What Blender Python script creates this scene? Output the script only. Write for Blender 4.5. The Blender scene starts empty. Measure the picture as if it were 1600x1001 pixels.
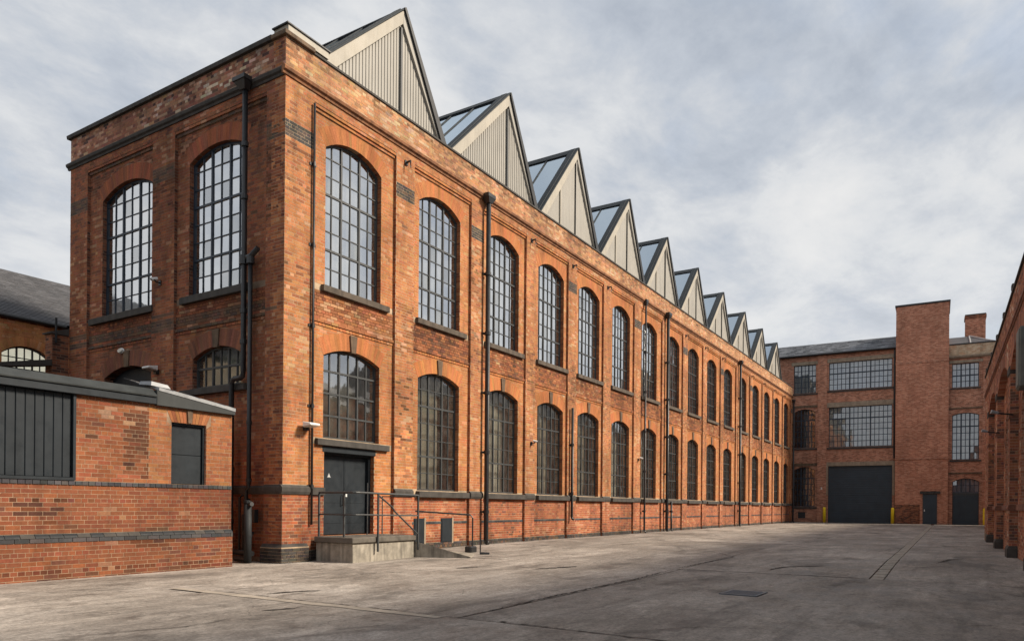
import bpy, bmesh, math, random
import numpy as np
from mathutils import Vector, Matrix
random.seed(7)
rng = np.random.default_rng(11)
SC = bpy.context.scene
COL = SC.collection

# ------------------------------------------------------------------ camera
CAM = np.array([-10.999, -12.858, 1.2])
YAW, ROLL, FPX = 0.558062, 0.008309, 1140.25
Fw = np.array([math.cos(YAW), math.sin(YAW), 0.0])
Rt = np.array([math.sin(YAW), -math.cos(YAW), 0.0])
Up = np.array([0.0, 0.0, 1.0])
R3 = Rt * math.cos(ROLL) + Up * math.sin(ROLL)
U3 = Up * math.cos(ROLL) - Rt * math.sin(ROLL)
cd = bpy.data.cameras.new("camera")
cd.sensor_width = 36.0
cd.lens = FPX / 1600 * 36
cd.shift_y = (790.36 - 500.5) / 1600
cd.clip_end = 3000
cam = bpy.data.objects.new("camera", cd)
COL.objects.link(cam)
cam.matrix_world = Matrix([[R3[i], U3[i], -Fw[i], CAM[i]] for i in range(3)] + [[0, 0, 0, 1]])
SC.camera = cam

# ------------------------------------------------------------------ world, sun, exposure
SUN_EL, SUN_AZ = math.radians(37), math.radians(-64)      # azimuth from +X, counter-clockwise
SKY_STRENGTH, SUN_STRENGTH, EXPOSURE = 0.1, 2.15, 1.62
W = bpy.data.worlds.new("World")
SC.world = W
W.use_nodes = True
nt = W.node_tree
nt.nodes.clear()


def N(nt, typ, **kw):
    n = nt.nodes.new(typ)
    for k, v in kw.items():
        if k.startswith('i_'):
            key = k[2:]
            n.inputs[int(key) if key.isdigit() else key].default_value = v
        else:
            setattr(n, k, v)
    return n


def ramp(nt, stops, fac=None):
    r = nt.nodes.new('ShaderNodeValToRGB')
    el = r.color_ramp.elements
    while len(el) < len(stops):
        el.new(0.5)
    for e, (p, c) in zip(el, stops):
        e.position = p
        e.color = (c[0], c[1], c[2], 1) if hasattr(c, '__len__') else (c, c, c, 1)
    if fac is not None:
        nt.links.new(fac, r.inputs[0])
    return r


def mixc(nt, a, b, fac, mode='MIX'):
    m = nt.nodes.new('ShaderNodeMix')
    m.data_type = 'RGBA'
    m.blend_type = mode
    for sock, v in ((m.inputs[0], fac), (m.inputs[6], a), (m.inputs[7], b)):
        if hasattr(v, 'is_linked'):
            nt.links.new(v, sock)
        elif hasattr(v, '__len__'):
            sock.default_value = (*v[:3], 1)
        else:
            sock.default_value = v
    return m.outputs[2]


def math_(nt, op, a, b=None, clamp=False):
    m = nt.nodes.new('ShaderNodeMath')
    m.operation = op
    m.use_clamp = clamp
    for i, v in enumerate((a, b)):
        if v is None:
            continue
        if hasattr(v, 'is_linked'):
            nt.links.new(v, m.inputs[i])
        else:
            m.inputs[i].default_value = v
    return m.outputs[0]


def build_world():
    L = nt.links.new
    out = N(nt, 'ShaderNodeOutputWorld')
    bg = N(nt, 'ShaderNodeBackground')
    bg.inputs[1].default_value = SKY_STRENGTH
    sky = N(nt, 'ShaderNodeTexSky', sky_type='NISHITA', sun_disc=False, sun_elevation=SUN_EL,
            sun_rotation=math.radians(90) - SUN_AZ, air_density=1.2, dust_density=1.5)
    tc = N(nt, 'ShaderNodeTexCoord')
    sep = N(nt, 'ShaderNodeSeparateXYZ')
    L(tc.outputs['Generated'], sep.inputs[0])
    zc = math_(nt, 'ADD', math_(nt, 'MAXIMUM', sep.outputs[2], 0.0), 0.22)
    cx = math_(nt, 'DIVIDE', sep.outputs[0], zc)
    cy = math_(nt, 'DIVIDE', sep.outputs[1], zc)
    cmb = N(nt, 'ShaderNodeCombineXYZ')
    L(cx, cmb.inputs[0]); L(cy, cmb.inputs[1])
    mp = N(nt, 'ShaderNodeMapping')
    mp.inputs['Rotation'].default_value = (0, 0, math.radians(28))
    mp.inputs['Scale'].default_value = (0.95, 1.2, 1)
    mp.inputs['Location'].default_value = (3.1, 1.7, 0)
    L(cmb.outputs[0], mp.inputs[0])
    n1 = N(nt, 'ShaderNodeTexNoise', i_Scale=1.05, i_Detail=9.0, i_Roughness=0.58, i_Distortion=0.15)
    n2 = N(nt, 'ShaderNodeTexNoise', i_Scale=3.4, i_Detail=10.0, i_Roughness=0.62, i_Distortion=0.2)
    L(mp.outputs[0], n1.inputs[0]); L(mp.outputs[0], n2.inputs[0])
    shade = math_(nt, 'ADD', math_(nt, 'MULTIPLY', n1.outputs[0], 0.56), math_(nt, 'MULTIPLY', n2.outputs[0], 0.44))
    cl = ramp(nt, [(0.40, (1.45, 1.6, 1.84)), (0.455, (1.74, 1.88, 2.1)), (0.50, (2.05, 2.14, 2.28)), (0.54, (2.34, 2.40, 2.48)), (0.59, (2.55, 2.57, 2.6)), (0.70, (2.85, 2.83, 2.8))], shade)
    cover = ramp(nt, [(0.28, 0.86), (0.42, 1.0)], n1.outputs[0])
    c1 = mixc(nt, sky.outputs[0], cl.outputs[0], cover.outputs[0])
    hz = ramp(nt, [(0.0, 0.85), (0.16, 0.4), (0.36, 0.0)], sep.outputs[2])
    c2 = mixc(nt, c1, (2.7, 2.75, 2.8), hz.outputs[0])
    L(c2, bg.inputs[0])
    L(bg.outputs[0], out.inputs[0])


build_world()
sd = bpy.data.lights.new("sun", 'SUN')
sd.energy = SUN_STRENGTH
sd.angle = math.radians(13)
sd.color = (1.0, 0.87, 0.71)
sun = bpy.data.objects.new("sun", sd)
COL.objects.link(sun)
tosun = Vector((math.cos(SUN_EL) * math.cos(SUN_AZ), math.cos(SUN_EL) * math.sin(SUN_AZ), math.sin(SUN_EL)))
sun.rotation_euler = tosun.to_track_quat('Z', 'Y').to_euler()
sun.location = (20, -30, 40)
vs = SC.view_settings
vs.view_transform = 'Standard'
vs.look = 'None'
vs.gamma = 1
vs.exposure = EXPOSURE
vs.use_curve_mapping = False
SC.cycles.use_denoising = True
SC.cycles.max_bounces = 8
SC.cycles.transparent_max_bounces = 12
SC.cycles.caustics_reflective = False
SC.cycles.caustics_refractive = False


# ------------------------------------------------------------------ materials
def new_mat(name):
    m = bpy.data.materials.new(name)
    m.use_nodes = True
    t = m.node_tree
    t.nodes.clear()
    o = N(t, 'ShaderNodeOutputMaterial')
    b = N(t, 'ShaderNodeBsdfPrincipled')
    t.links.new(b.outputs[0], o.inputs[0])
    return m, t, b


def bump(t, b, h, strength, dist=0.01):
    bp = N(t, 'ShaderNodeBump')
    bp.inputs['Strength'].default_value = strength
    bp.inputs['Distance'].default_value = dist
    t.links.new(h, bp.inputs['Height'])
    t.links.new(bp.outputs[0], b.inputs['Normal'])


def noise(t, vec, scale, detail=5.0, rough=0.6, dist=0.0):
    n = N(t, 'ShaderNodeTexNoise')
    n.inputs['Scale'].default_value = scale
    n.inputs['Detail'].default_value = detail
    n.inputs['Roughness'].default_value = rough
    n.inputs['Distortion'].default_value = dist
    t.links.new(vec, n.inputs['Vector'])
    return n.outputs[0]


def wpos(t, scale=(1, 1, 1)):
    g = N(t, 'ShaderNodeNewGeometry')
    m = N(t, 'ShaderNodeMapping')
    m.inputs['Scale'].default_value = scale
    t.links.new(g.outputs['Position'], m.inputs[0])
    return m.outputs[0]


def stains(t, col, amount=1.0):
    """soot and weather marks of the brickwork itself: broad blotches plus vertical runs"""
    a = ramp(t, [(0.36, 1 - 0.42 * amount), (0.56, 1.0), (0.72, 1 + 0.14 * amount)], noise(t, wpos(t, (0.55, 0.55, 0.4)), 1.0, 6, 0.62, 0.4))
    b = ramp(t, [(0.34, 1 - 0.35 * amount), (0.5, 1.0)], noise(t, wpos(t, (2.6, 2.6, 0.45)), 1.0, 5, 0.6))
    c = mixc(t, col, a.outputs[0], 1.0, 'MULTIPLY')
    return mixc(t, c, b.outputs[0], 1.0, 'MULTIPLY')


def mat_brick_attr():
    m, t, b = new_mat("brick_faces")
    at = N(t, 'ShaderNodeAttribute', attribute_name='tone')
    f = ramp(t, [(0.3, 0.78), (0.55, 1.0), (0.75, 1.16)], noise(t, wpos(t), 26, 4, 0.7))
    c = mixc(t, at.outputs['Color'], f.outputs[0], 1.0, 'MULTIPLY')
    c = stains(t, c, 0.8)
    t.links.new(c, b.inputs['Base Color'])
    b.inputs['Roughness'].default_value = 0.88
    b.inputs['Specular IOR Level'].default_value = 0.25
    bump(t, b, noise(t, wpos(t), 90, 4, 0.7), 0.35, 0.004)
    return m


def mat_mortar(name, col):
    m, t, b = new_mat(name)
    f = ramp(t, [(0.3, 0.55), (0.6, 1.0)], noise(t, wpos(t), 3, 5, 0.7))
    c = stains(t, mixc(t, col, f.outputs[0], 1.0, 'MULTIPLY'), 0.9)
    t.links.new(c, b.inputs['Base Color'])
    b.inputs['Roughness'].default_value = 0.95
    bump(t, b, noise(t, wpos(t), 120, 3), 0.4, 0.005)
    return m


def mat_brick_tex(name, pal, mortar, st=0.8):
    m, t, b = new_mat(name)
    L = t.links.new
    tc = N(t, 'ShaderNodeTexCoord')
    s1 = N(t, 'ShaderNodeSeparateXYZ'); s2 = N(t, 'ShaderNodeSeparateXYZ')
    L(tc.outputs['Object'], s1.inputs[0]); L(tc.outputs['Normal'], s2.inputs[0])
    side = math_(t, 'GREATER_THAN', math_(t, 'ABSOLUTE', s2.outputs[0]), 0.7)
    u = math_(t, 'ADD', math_(t, 'MULTIPLY', s1.outputs[1], side),
              math_(t, 'MULTIPLY', s1.outputs[0], math_(t, 'SUBTRACT', 1.0, side)))
    cb = N(t, 'ShaderNodeCombineXYZ')
    L(u, cb.inputs[0]); L(s1.outputs[2], cb.inputs[1])
    bt = N(t, 'ShaderNodeTexBrick')
    L(cb.outputs[0], bt.inputs['Vector'])
    for k, v in (('Scale', 1.0), ('Mortar Size', 0.006), ('Mortar Smooth', 0.15), ('Bias', 0.0), ('Brick Width', 0.225), ('Row Height', 0.075)):
        bt.inputs[k].default_value = v
    bt.inputs['Color1'].default_value = (0, 0, 0, 1)
    bt.inputs['Color2'].default_value = (1, 1, 1, 1)
    bt.inputs['Mortar'].default_value = (0.5, 0.5, 0.5, 1)
    n = len(pal)
    cr = ramp(t, [((i + 0.5) / n, c) for i, c in enumerate(pal)], bt.outputs['Color'])
    cr.color_ramp.interpolation = 'LINEAR'
    f = ramp(t, [(0.3, 0.8), (0.7, 1.15)], noise(t, wpos(t), 18, 5, 0.7))
    c = mixc(t, cr.outputs[0], f.outputs[0], 1.0, 'MULTIPLY')
    c = mixc(t, c, mortar, bt.outputs['Fac'])
    c = stains(t, c, st)
    L(c, b.inputs['Base Color'])
    b.inputs['Roughness'].default_value = 0.9
    b.inputs['Specular IOR Level'].default_value = 0.25
    h = math_(t, 'SUBTRACT', math_(t, 'MULTIPLY', noise(t, wpos(t), 40, 4), 0.4), bt.outputs['Fac'])
    bump(t, b, h, 0.6, 0.008)
    return m


def mat_plain(name, col, rough=0.6, var=0.25, vscale=4.0, metal=0.0, spec=0.4, bs=0.0, bscale=60, streak=0.0):
    m, t, b = new_mat(name)
    f = ramp(t, [(0.3, 1 - var), (0.6, 1.0), (0.8, 1 + var * 0.5)], noise(t, wpos(t), vscale, 6, 0.65))
    c = mixc(t, col, f.outputs[0], 1.0, 'MULTIPLY')
    if streak:
        g = ramp(t, [(0.35, 1 - streak), (0.55, 1.0)], noise(t, wpos(t, (6, 6, 0.6)), 1.0, 5, 0.6))
        c = mixc(t, c, g.outputs[0], 1.0, 'MULTIPLY')
    t.links.new(c, b.inputs['Base Color'])
    r = ramp(t, [(0.3, max(0.05, rough - 0.1)), (0.7, min(1, rough + 0.1))], noise(t, wpos(t), vscale * 2, 4))
    t.links.new(r.outputs[0], b.inputs['Roughness'])
    b.inputs['Metallic'].default_value = metal
    b.inputs['Specular IOR Level'].default_value = spec
    if bs:
        bump(t, b, noise(t, wpos(t), bscale, 5, 0.7), bs, 0.01)
    return m


def mat_glass(name, tint, base_refl, rough=0.03, gcol=(0.93, 0.95, 0.97)):
    m = bpy.data.materials.new(name)
    m.use_nodes = True
    t = m.node_tree
    t.nodes.clear()
    L = t.links.new
    o = N(t, 'ShaderNodeOutputMaterial')
    tr = N(t, 'ShaderNodeBsdfTransparent')
    tr.inputs[0].default_value = (*tint, 1)
    gl = N(t, 'ShaderNodeBsdfGlossy')
    gl.inputs['Color'].default_value = (*gcol, 1)
    gl.inputs['Roughness'].default_value = rough
    df = N(t, 'ShaderNodeBsdfDiffuse')
    df.inputs[0].default_value = (0.32, 0.31, 0.28, 1)
    lw = N(t, 'ShaderNodeLayerWeight')
    lw.inputs[0].default_value = 0.5
    fc = math_(t, 'POWER', lw.outputs['Facing'], 4.0)
    fac = math_(t, 'ADD', math_(t, 'MULTIPLY', fc, 1.0 - base_refl), base_refl, clamp=True)
    gb = N(t, 'ShaderNodeNewGeometry')
    front = math_(t, 'SUBTRACT', 1.0, gb.outputs['Backfacing'])
    fac = math_(t, 'MULTIPLY', fac, front)
    bp = N(t, 'ShaderNodeBump')
    bp.inputs['Strength'].default_value = 0.08
    bp.inputs['Distance'].default_value = 0.02
    L(noise(t, wpos(t), 2.2, 2), bp.inputs['Height'])
    L(bp.outputs[0], gl.inputs['Normal'])
    m1 = N(t, 'ShaderNodeMixShader'); m2 = N(t, 'ShaderNodeMixShader')
    dirt = ramp(t, [(0.4, 0.03), (0.75, 0.2)], noise(t, wpos(t), 3.5, 6, 0.65))
    L(math_(t, 'MULTIPLY', dirt.outputs[0], front), m1.inputs[0]); L(tr.outputs[0], m1.inputs[1]); L(df.outputs[0], m1.inputs[2])
    L(fac, m2.inputs[0]); L(m1.outputs[0], m2.inputs[1]); L(gl.outputs[0], m2.inputs[2])
    L(m2.outputs[0], o.inputs[0])
    return m


def mat_ground():
    m, t, b = new_mat("yard_concrete")
    at = N(t, 'ShaderNodeObjectInfo')
    n1 = noise(t, wpos(t, (0.35, 0.6, 1)), 1.0, 8, 0.66, 0.5)
    n2 = noise(t, wpos(t, (1.1, 1.5, 1)), 1.0, 12, 0.72, 0.9)
    n3 = noise(t, wpos(t), 22, 8, 0.8)
    c = ramp(t, [(0.3, (0.165, 0.143, 0.123)), (0.44, (0.23, 0.201, 0.174)), (0.52, (0.272, 0.24, 0.21)), (0.62, (0.32, 0.285, 0.252)), (0.75, (0.38, 0.345, 0.308))], n1).outputs[0]
    f2 = ramp(t, [(0.34, 0.62), (0.43, 0.86), (0.455, 0.99), (0.55, 1.0), (0.575, 1.13), (0.72, 1.25)], n2)
    c = mixc(t, c, f2.outputs[0], 1.0, 'MULTIPLY')
    f3 = ramp(t, [(0.3, 0.5), (0.5, 1.0), (0.7, 1.5)], n3)
    n4 = noise(t, wpos(t, (4.0, 6.5, 1)), 1.0, 10, 0.8, 0.4)
    f4 = ramp(t, [(0.36, 0.6), (0.46, 0.92), (0.56, 1.04), (0.66, 1.3)], n4)
    c = mixc(t, c, f4.outputs[0], 1.0, 'MULTIPLY')
    f5 = ramp(t, [(0.34, 0.72), (0.47, 0.98), (0.56, 1.02), (0.68, 1.22)], noise(t, wpos(t, (0.22, 2.6, 1)), 1.0, 8, 0.7, 0.3))
    c = mixc(t, c, f5.outputs[0], 1.0, 'MULTIPLY')
    c = mixc(t, c, f3.outputs[0], 1.0, 'MULTIPLY')
    # aggregate specks
    vo = N(t, 'ShaderNodeTexVoronoi')
    vo.inputs['Scale'].default_value = 55
    t.links.new(wpos(t), vo.inputs['Vector'])
    sp = ramp(t, [(0.0, 1.35), (0.1, 1.0)], vo.outputs['Distance'])
    c = mixc(t, c, sp.outputs[0], 0.6, 'MULTIPLY')
    # hairline cracks
    vc = N(t, 'ShaderNodeTexVoronoi', feature='DISTANCE_TO_EDGE')
    vc.inputs['Scale'].default_value = 0.28
    wp = wpos(t)
    nz = N(t, 'ShaderNodeTexNoise')
    nz.inputs['Scale'].default_value = 1.2
    nz.inputs['Detail'].default_value = 6
    t.links.new(wp, nz.inputs[0])
    va = N(t, 'ShaderNodeVectorMath', operation='SCALE')
    va.inputs['Scale'].default_value = 1.6
    t.links.new(nz.outputs['Color'], va.inputs[0])
    vb = N(t, 'ShaderNodeVectorMath', operation='ADD')
    t.links.new(wp, vb.inputs[0]); t.links.new(va.outputs[0], vb.inputs[1])
    t.links.new(vb.outputs[0], vc.inputs['Vector'])
    ck = ramp(t, [(0.0, 0.45), (0.0045, 1.0)], vc.outputs['Distance'])
    gate = ramp(t, [(0.48, 0.0), (0.56, 1.0)], noise(t, wpos(t, (0.5, 0.5, 1)), 1.0, 2))
    c = mixc(t, c, mixc(t, c, ck.outputs[0], 1.0, 'MULTIPLY'), gate.outputs[0])
    damp = ramp(t, [(0.385, 0.66), (0.42, 0.84), (0.445, 1.0)], noise(t, wpos(t, (0.42, 0.75, 1)), 1.0, 9, 0.62, 0.7))
    c = mixc(t, c, damp.outputs[0], 1.0, 'MULTIPLY')
    pale = ramp(t, [(0.6, 1.0), (0.625, 1.22)], noise(t, wpos(t, (0.35, 0.9, 1.3)), 1.0, 8, 0.6, 0.5))
    c = mixc(t, c, pale.outputs[0], 1.0, 'MULTIPLY')
    tone = ramp(t, [(0.0, 0.84), (1.0, 1.14)], at.outputs['Random'])
    c = mixc(t, c, tone.outputs[0], 1.0, 'MULTIPLY')
    t.links.new(c, b.inputs['Base Color'])
    rg = ramp(t, [(0.35, 0.55), (0.6, 0.9)], n2)
    t.links.new(rg.outputs[0], b.inputs['Roughness'])
    b.inputs['Specular IOR Level'].default_value = 0.35
    h = math_(t, 'ADD', math_(t, 'MULTIPLY', n3, 0.5), math_(t, 'MULTIPLY', n2, 0.8))
    bump(t, b, h, 0.45, 0.012)
    return m


def mat_slate(name, c0, c1):
    m, t, b = new_mat(name)
    g = N(t, 'ShaderNodeNewGeometry')
    c = ramp(t, [(0.0, c0), (1.0, c1)], g.outputs['Random Per Island']).outputs[0]
    f = ramp(t, [(0.3, 0.7), (0.7, 1.2)], noise(t, wpos(t), 2.0, 6, 0.65))
    c = mixc(t, c, f.outputs[0], 1.0, 'MULTIPLY')
    t.links.new(c, b.inputs['Base Color'])
    b.inputs['Roughness'].default_value = 0.55
    return m


M = {}
M['brick'] = mat_brick_attr()
M['mortar'] = mat_mortar("mortar_buff", (0.56, 0.42, 0.28))
M['mortar_tan'] = mat_mortar('mortar_tan', (0.40, 0.275, 0.18))
M['mortar_dark'] = mat_mortar("mortar_sooty", (0.32, 0.22, 0.15))
M['tex_orange'] = mat_brick_tex("brick_orange", [(0.22, 0.07, 0.04), (0.36, 0.115, 0.045), (0.42, 0.15, 0.06), (0.47, 0.19, 0.08)], (0.36, 0.25, 0.16))
M['tex_sooty'] = mat_brick_tex("brick_sooty", [(0.09, 0.045, 0.035), (0.2, 0.075, 0.045), (0.27, 0.095, 0.05), (0.33, 0.13, 0.07)], (0.24, 0.17, 0.12))
M['tex_red'] = mat_brick_tex("brick_red", [(0.27, 0.12, 0.078), (0.42, 0.175, 0.108), (0.48, 0.205, 0.128), (0.54, 0.27, 0.18)], (0.47, 0.34, 0.25), 0.4)
M['tex_tower'] = mat_brick_tex("brick_tower", [(0.36, 0.145, 0.09), (0.47, 0.19, 0.115), (0.51, 0.21, 0.128), (0.58, 0.28, 0.18)], (0.5, 0.34, 0.25), 0.45)
M['tex_buff'] = mat_brick_tex("brick_buff", [(0.45, 0.3, 0.19), (0.56, 0.43, 0.29), (0.6, 0.47, 0.33), (0.5, 0.3, 0.18)], (0.5, 0.42, 0.32))
M['stone_dark'] = mat_plain("stone_sooty", (0.07, 0.064, 0.058), 0.85, 0.45, 5, bs=0.3, streak=0.25)
M['sill_stone'] = mat_plain('sill_stone', (0.115, 0.092, 0.072), 0.9, 0.45, 4, bs=0.35, streak=0.35)
M['stone_weathered'] = mat_plain("stone_weathered", (0.17, 0.115, 0.075), 0.9, 0.5, 4, bs=0.4, streak=0.35)
M['brick_cornice'] = mat_plain("weathered_brick_cornice", (0.30, 0.135, 0.065), 0.9, 0.6, 4, bs=0.4, streak=0.4)
M['red_cornice'] = mat_plain('red_brick_cornice', (0.26, 0.12, 0.08), 0.9, 0.5, 4, bs=0.4, streak=0.35)
M['stone_buff'] = mat_plain("stone_buff", (0.33, 0.265, 0.195), 0.9, 0.3, 3, bs=0.3, streak=0.2)
M['black_iron'] = mat_plain("black_iron", (0.018, 0.019, 0.021), 0.42, 0.3, 6, spec=0.5)
M['pipe_grey'] = mat_plain("pipe_grey", (0.026, 0.029, 0.032), 0.65, 0.25, 6, spec=0.25)
M['grate'] = mat_plain('worn_iron_grate', (0.075, 0.09, 0.11), 0.5, 0.3, 8)
M['frame_grey'] = mat_plain("window_frame_grey", (0.05, 0.054, 0.056), 0.5, 0.2, 6)
M['frame_blue'] = mat_plain("window_frame_blue", (0.02, 0.032, 0.05), 0.45, 0.2, 6)
M['door_grey'] = mat_plain("painted_steel_grey", (0.020, 0.026, 0.032), 0.5, 0.2, 2.5, streak=0.15, spec=0.25)
M['roller'] = mat_plain("roller_shutter_slate", (0.037, 0.054, 0.07), 0.5, 0.25, 1.5, spec=0.3)
M['concrete'] = mat_plain("cast_concrete", (0.38, 0.345, 0.285), 0.9, 0.5, 3.5, bs=0.4, streak=0.45)
M['concrete_edge'] = mat_plain("worn_slab_edge", (0.14, 0.125, 0.105), 0.9, 0.5, 5, bs=0.4)
M['ground'] = mat_ground()
M['repair'] = mat_plain('pale_repair_mortar', (0.36, 0.31, 0.255), 0.9, 0.35, 5, bs=0.3)
M['joint'] = mat_plain("joint_filler", (0.035, 0.03, 0.026), 0.95, 0.3, 8)
M['sett'] = mat_plain("drain_sett", (0.33, 0.295, 0.25), 0.85, 0.4, 3, bs=0.3)
M['cream'] = mat_plain("cream_bargeboard", (0.39, 0.36, 0.30), 0.6, 0.14, 2.0, streak=0.12)
M['cladding'] = mat_plain("grey_beige_cladding", (0.33, 0.315, 0.28), 0.55, 0.12, 1.5, streak=0.1)
M['cap_black'] = mat_plain("dark_roof_flashing", (0.022, 0.024, 0.027), 0.5, 0.2, 4)
M['roof_frame'] = mat_plain("rooflight_frame", (0.05, 0.058, 0.065), 0.75, 0.2, 4, spec=0.15)
M['roof_metal'] = mat_plain("grey_roof_metal", (0.032, 0.037, 0.038), 0.6, 0.3, 2.5, streak=0.2)
M['lead'] = mat_plain("lead_flashing", (0.33, 0.345, 0.36), 0.55, 0.3, 6)
M['slate'] = mat_slate("roof_slate", (0.035, 0.036, 0.042), (0.075, 0.075, 0.083))
M['slate_pale'] = mat_slate("weathered_slate", (0.04, 0.045, 0.055), (0.24, 0.25, 0.27))
M['curtain_white'] = mat_plain("white_curtain", (0.72, 0.71, 0.67), 0.9, 0.12, 1.5)
M['curtain_blue'] = mat_plain("blue_grey_blind", (0.55, 0.6, 0.66), 0.9, 0.3, 1.5)
M['curtain_grey'] = mat_plain("grey_blind", (0.48, 0.465, 0.41), 0.9, 0.3, 1.5)
M['curtain_dark'] = mat_plain("dark_blind", (0.24, 0.225, 0.19), 0.9, 0.35, 1.2)
_m, _t, _b = new_mat('glowing_white_blind')
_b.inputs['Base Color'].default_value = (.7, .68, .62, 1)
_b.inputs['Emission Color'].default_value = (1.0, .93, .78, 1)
_b.inputs['Emission Strength'].default_value = 0.24  # emission added to the blind itself so the window panes look bright
M['glow_blind'] = _m
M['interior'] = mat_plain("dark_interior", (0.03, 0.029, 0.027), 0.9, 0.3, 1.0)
M['white'] = mat_plain("white_plastic", (0.7, 0.7, 0.68), 0.5, 0.1, 5)
M['lamp_glass'] = mat_plain("lamp_glass", (0.62, 0.62, 0.58), 0.25, 0.1, 5)
M['yellow'] = mat_plain("yellow_paint", (0.92, 0.66, 0.02), 0.5, 0.15, 3)
M['grey_panel'] = mat_plain("grey_green_panel", (0.13, 0.145, 0.135), 0.6, 0.3, 4)
M['glass'] = mat_glass("window_glass", (0.93, 0.94, 0.93), 0.68)
M['glass_b'] = mat_glass('window_glass_b', (0.85, 0.87, 0.84), 0.5, 0.08)
M['glass_dim_b'] = mat_glass('window_glass_dim_b', (0.85, 0.87, 0.85), 0.32, 0.06)
M['glass_mid'] = mat_glass('window_glass_mid', (0.92, 0.93, 0.92), 0.42)
M['glass_low'] = mat_glass('window_glass_low', (0.88, 0.9, 0.88), 0.10)
M['glass_dim'] = mat_glass('window_glass_dim', (0.93, 0.94, 0.92), 0.2)
M['glass_far'] = mat_glass("window_glass_far", (0.86, 0.9, 0.94), 0.2)
M['glass_roof'] = mat_glass("rooflight_glass", (0.3, 0.36, 0.42), 0.62, gcol=(0.72, 0.84, 0.95))


# ------------------------------------------------------------------ mesh helpers
class Fr:
    """wall frame: s along the wall, d outward, z up"""
    def __init__(self, o, S, O):
        self.o, self.S, self.O = np.array(o, float), np.array(S, float), np.array(O, float)

    def P(self, s, d, z):
        return self.o + s * self.S + d * self.O + np.array([0, 0, z])

    def PA(self, a):
        a = np.asarray(a, float)
        return self.o + a[..., 0:1] * self.S + a[..., 1:2] * self.O + a[..., 2:3] * np.array([0, 0, 1.0])


LONG = Fr((0, 0, 0), (1, 0, 0), (0, -1, 0))
ENDW = Fr((0, 0, 0), (0, 1, 0), (-1, 0, 0))


class MB:
    def __init__(self):
        self.v, self.f, self.m, self.mats = [], [], [], []

    def mat(self, m):
        if m not in self.mats:
            self.mats.append(m)
        return self.mats.index(m)

    def face(self, idx, m):
        self.f.append(tuple(idx)); self.m.append(self.mat(m))

    def pts(self, P):
        b = len(self.v)
        self.v.extend([tuple(map(float, p)) for p in P])
        return list(range(b, b + len(P)))

    def hexa(self, P, m):
        i = self.pts(P)
        for q in ((0, 1, 2, 3), (7, 6, 5, 4), (0, 4, 5, 1), (1, 5, 6, 2), (2, 6, 7, 3), (3, 7, 4, 0)):
            self.face([i[k] for k in q], m)

    def box(self, fr, s0, s1, d0, d1, z0, z1, m):
        self.hexa([fr.P(s, d, z) for d in (d0, d1) for s, z in ((s0, z0), (s1, z0), (s1, z1), (s0, z1))], m)

    def prism(self, fr, poly, d0, d1, m, side=None):
        n = len(poly)
        a = self.pts([fr.P(s, d0, z) for s, z in poly])
        b = self.pts([fr.P(s, d1, z) for s, z in poly])
        self.face(a, m); self.face(b[::-1], m)
        for k in range(n):
            j = (k + 1) % n
            self.face((a[k], b[k], b[j], a[j]), side or m)

    def sweep(self, fr, prof, s0, s1, m):
        """profile [(d,z)] swept along s"""
        a = self.pts([fr.P(s0, d, z) for d, z in prof])
        b = self.pts([fr.P(s1, d, z) for d, z in prof])
        n = len(prof)
        self.face(a, m); self.face(b[::-1], m)
        for k in range(n):
            j = (k + 1) % n
            self.face((a[k], b[k], b[j], a[j]), m)

    def tube(self, P, r, m, n=8, caps=True):
        P = [Vector(p) for p in P]
        rings = []
        up = Vector((0, 0, 1))
        for i, p in enumerate(P):
            t = (P[min(i + 1, len(P) - 1)] - P[max(i - 1, 0)]).normalized()
            ref = up if abs(t.z) < 0.95 else Vector((1, 0.13, 0)).normalized()
            x = t.cross(ref).normalized()
            y = t.cross(x).normalized()
            rr = r[i] if hasattr(r, '__len__') else r
            rings.append(self.pts([p + (x * math.cos(a) + y * math.sin(a)) * rr for a in [2 * math.pi * k / n for k in range(n)]]))
        for A, B in zip(rings, rings[1:]):
            for k in range(n):
                j = (k + 1) % n
                self.face((A[k], A[j], B[j], B[k]), m)
        if caps:
            self.face(rings[0][::-1], m); self.face(rings[-1], m)

    def build(self, name, parent=None, smooth=False, bevel=0.0, kind=None):
        me = bpy.data.meshes.new(name)
        me.from_pydata(self.v, [], self.f)
        for m in self.mats:
            me.materials.append(M[m])
        me.polygons.foreach_set('material_index', self.m)
        bm = bmesh.new(); bm.from_mesh(me)
        bmesh.ops.recalc_face_normals(bm, faces=bm.faces)
        if bevel:
            bmesh.ops.bevel(bm, geom=[e for e in bm.edges if len(e.link_faces) == 2 and e.calc_face_angle(0) > 0.6],
                            offset=bevel, segments=1, affect='EDGES', clamp_overlap=True)
        bm.to_mesh(me); bm.free()
        me.polygons.foreach_set('use_smooth', [False] * len(me.polygons))
        if smooth:
            me.polygons.foreach_set('use_smooth', [len(p.vertices) == 4 for p in me.polygons])
        o = bpy.data.objects.new(name, me)
        COL.objects.link(o)
        if parent:
            o.parent = parent
        if kind:
            o['kind'] = kind
        return o


def thing(name, label, cat, loc=(0, 0, 0), rz=0.0, group=None):
    o = bpy.data.objects.new(name, None)
    o.empty_display_size = 0.2
    COL.objects.link(o)
    o.location = loc
    o.rotation_euler = (0, 0, rz)
    o['label'] = label; o['category'] = cat
    if group:
        o['group'] = group
    return o


def tag(o, label, cat, group=None):
    o['label'] = label; o['category'] = cat
    if group:
        o['group'] = group
    return o


def gz(u):
    t = np.clip((np.asarray(u, float) - 1) / 8, 0, 1)
    return -0.1 * (1 - t * t * (3 - 2 * t))


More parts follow.
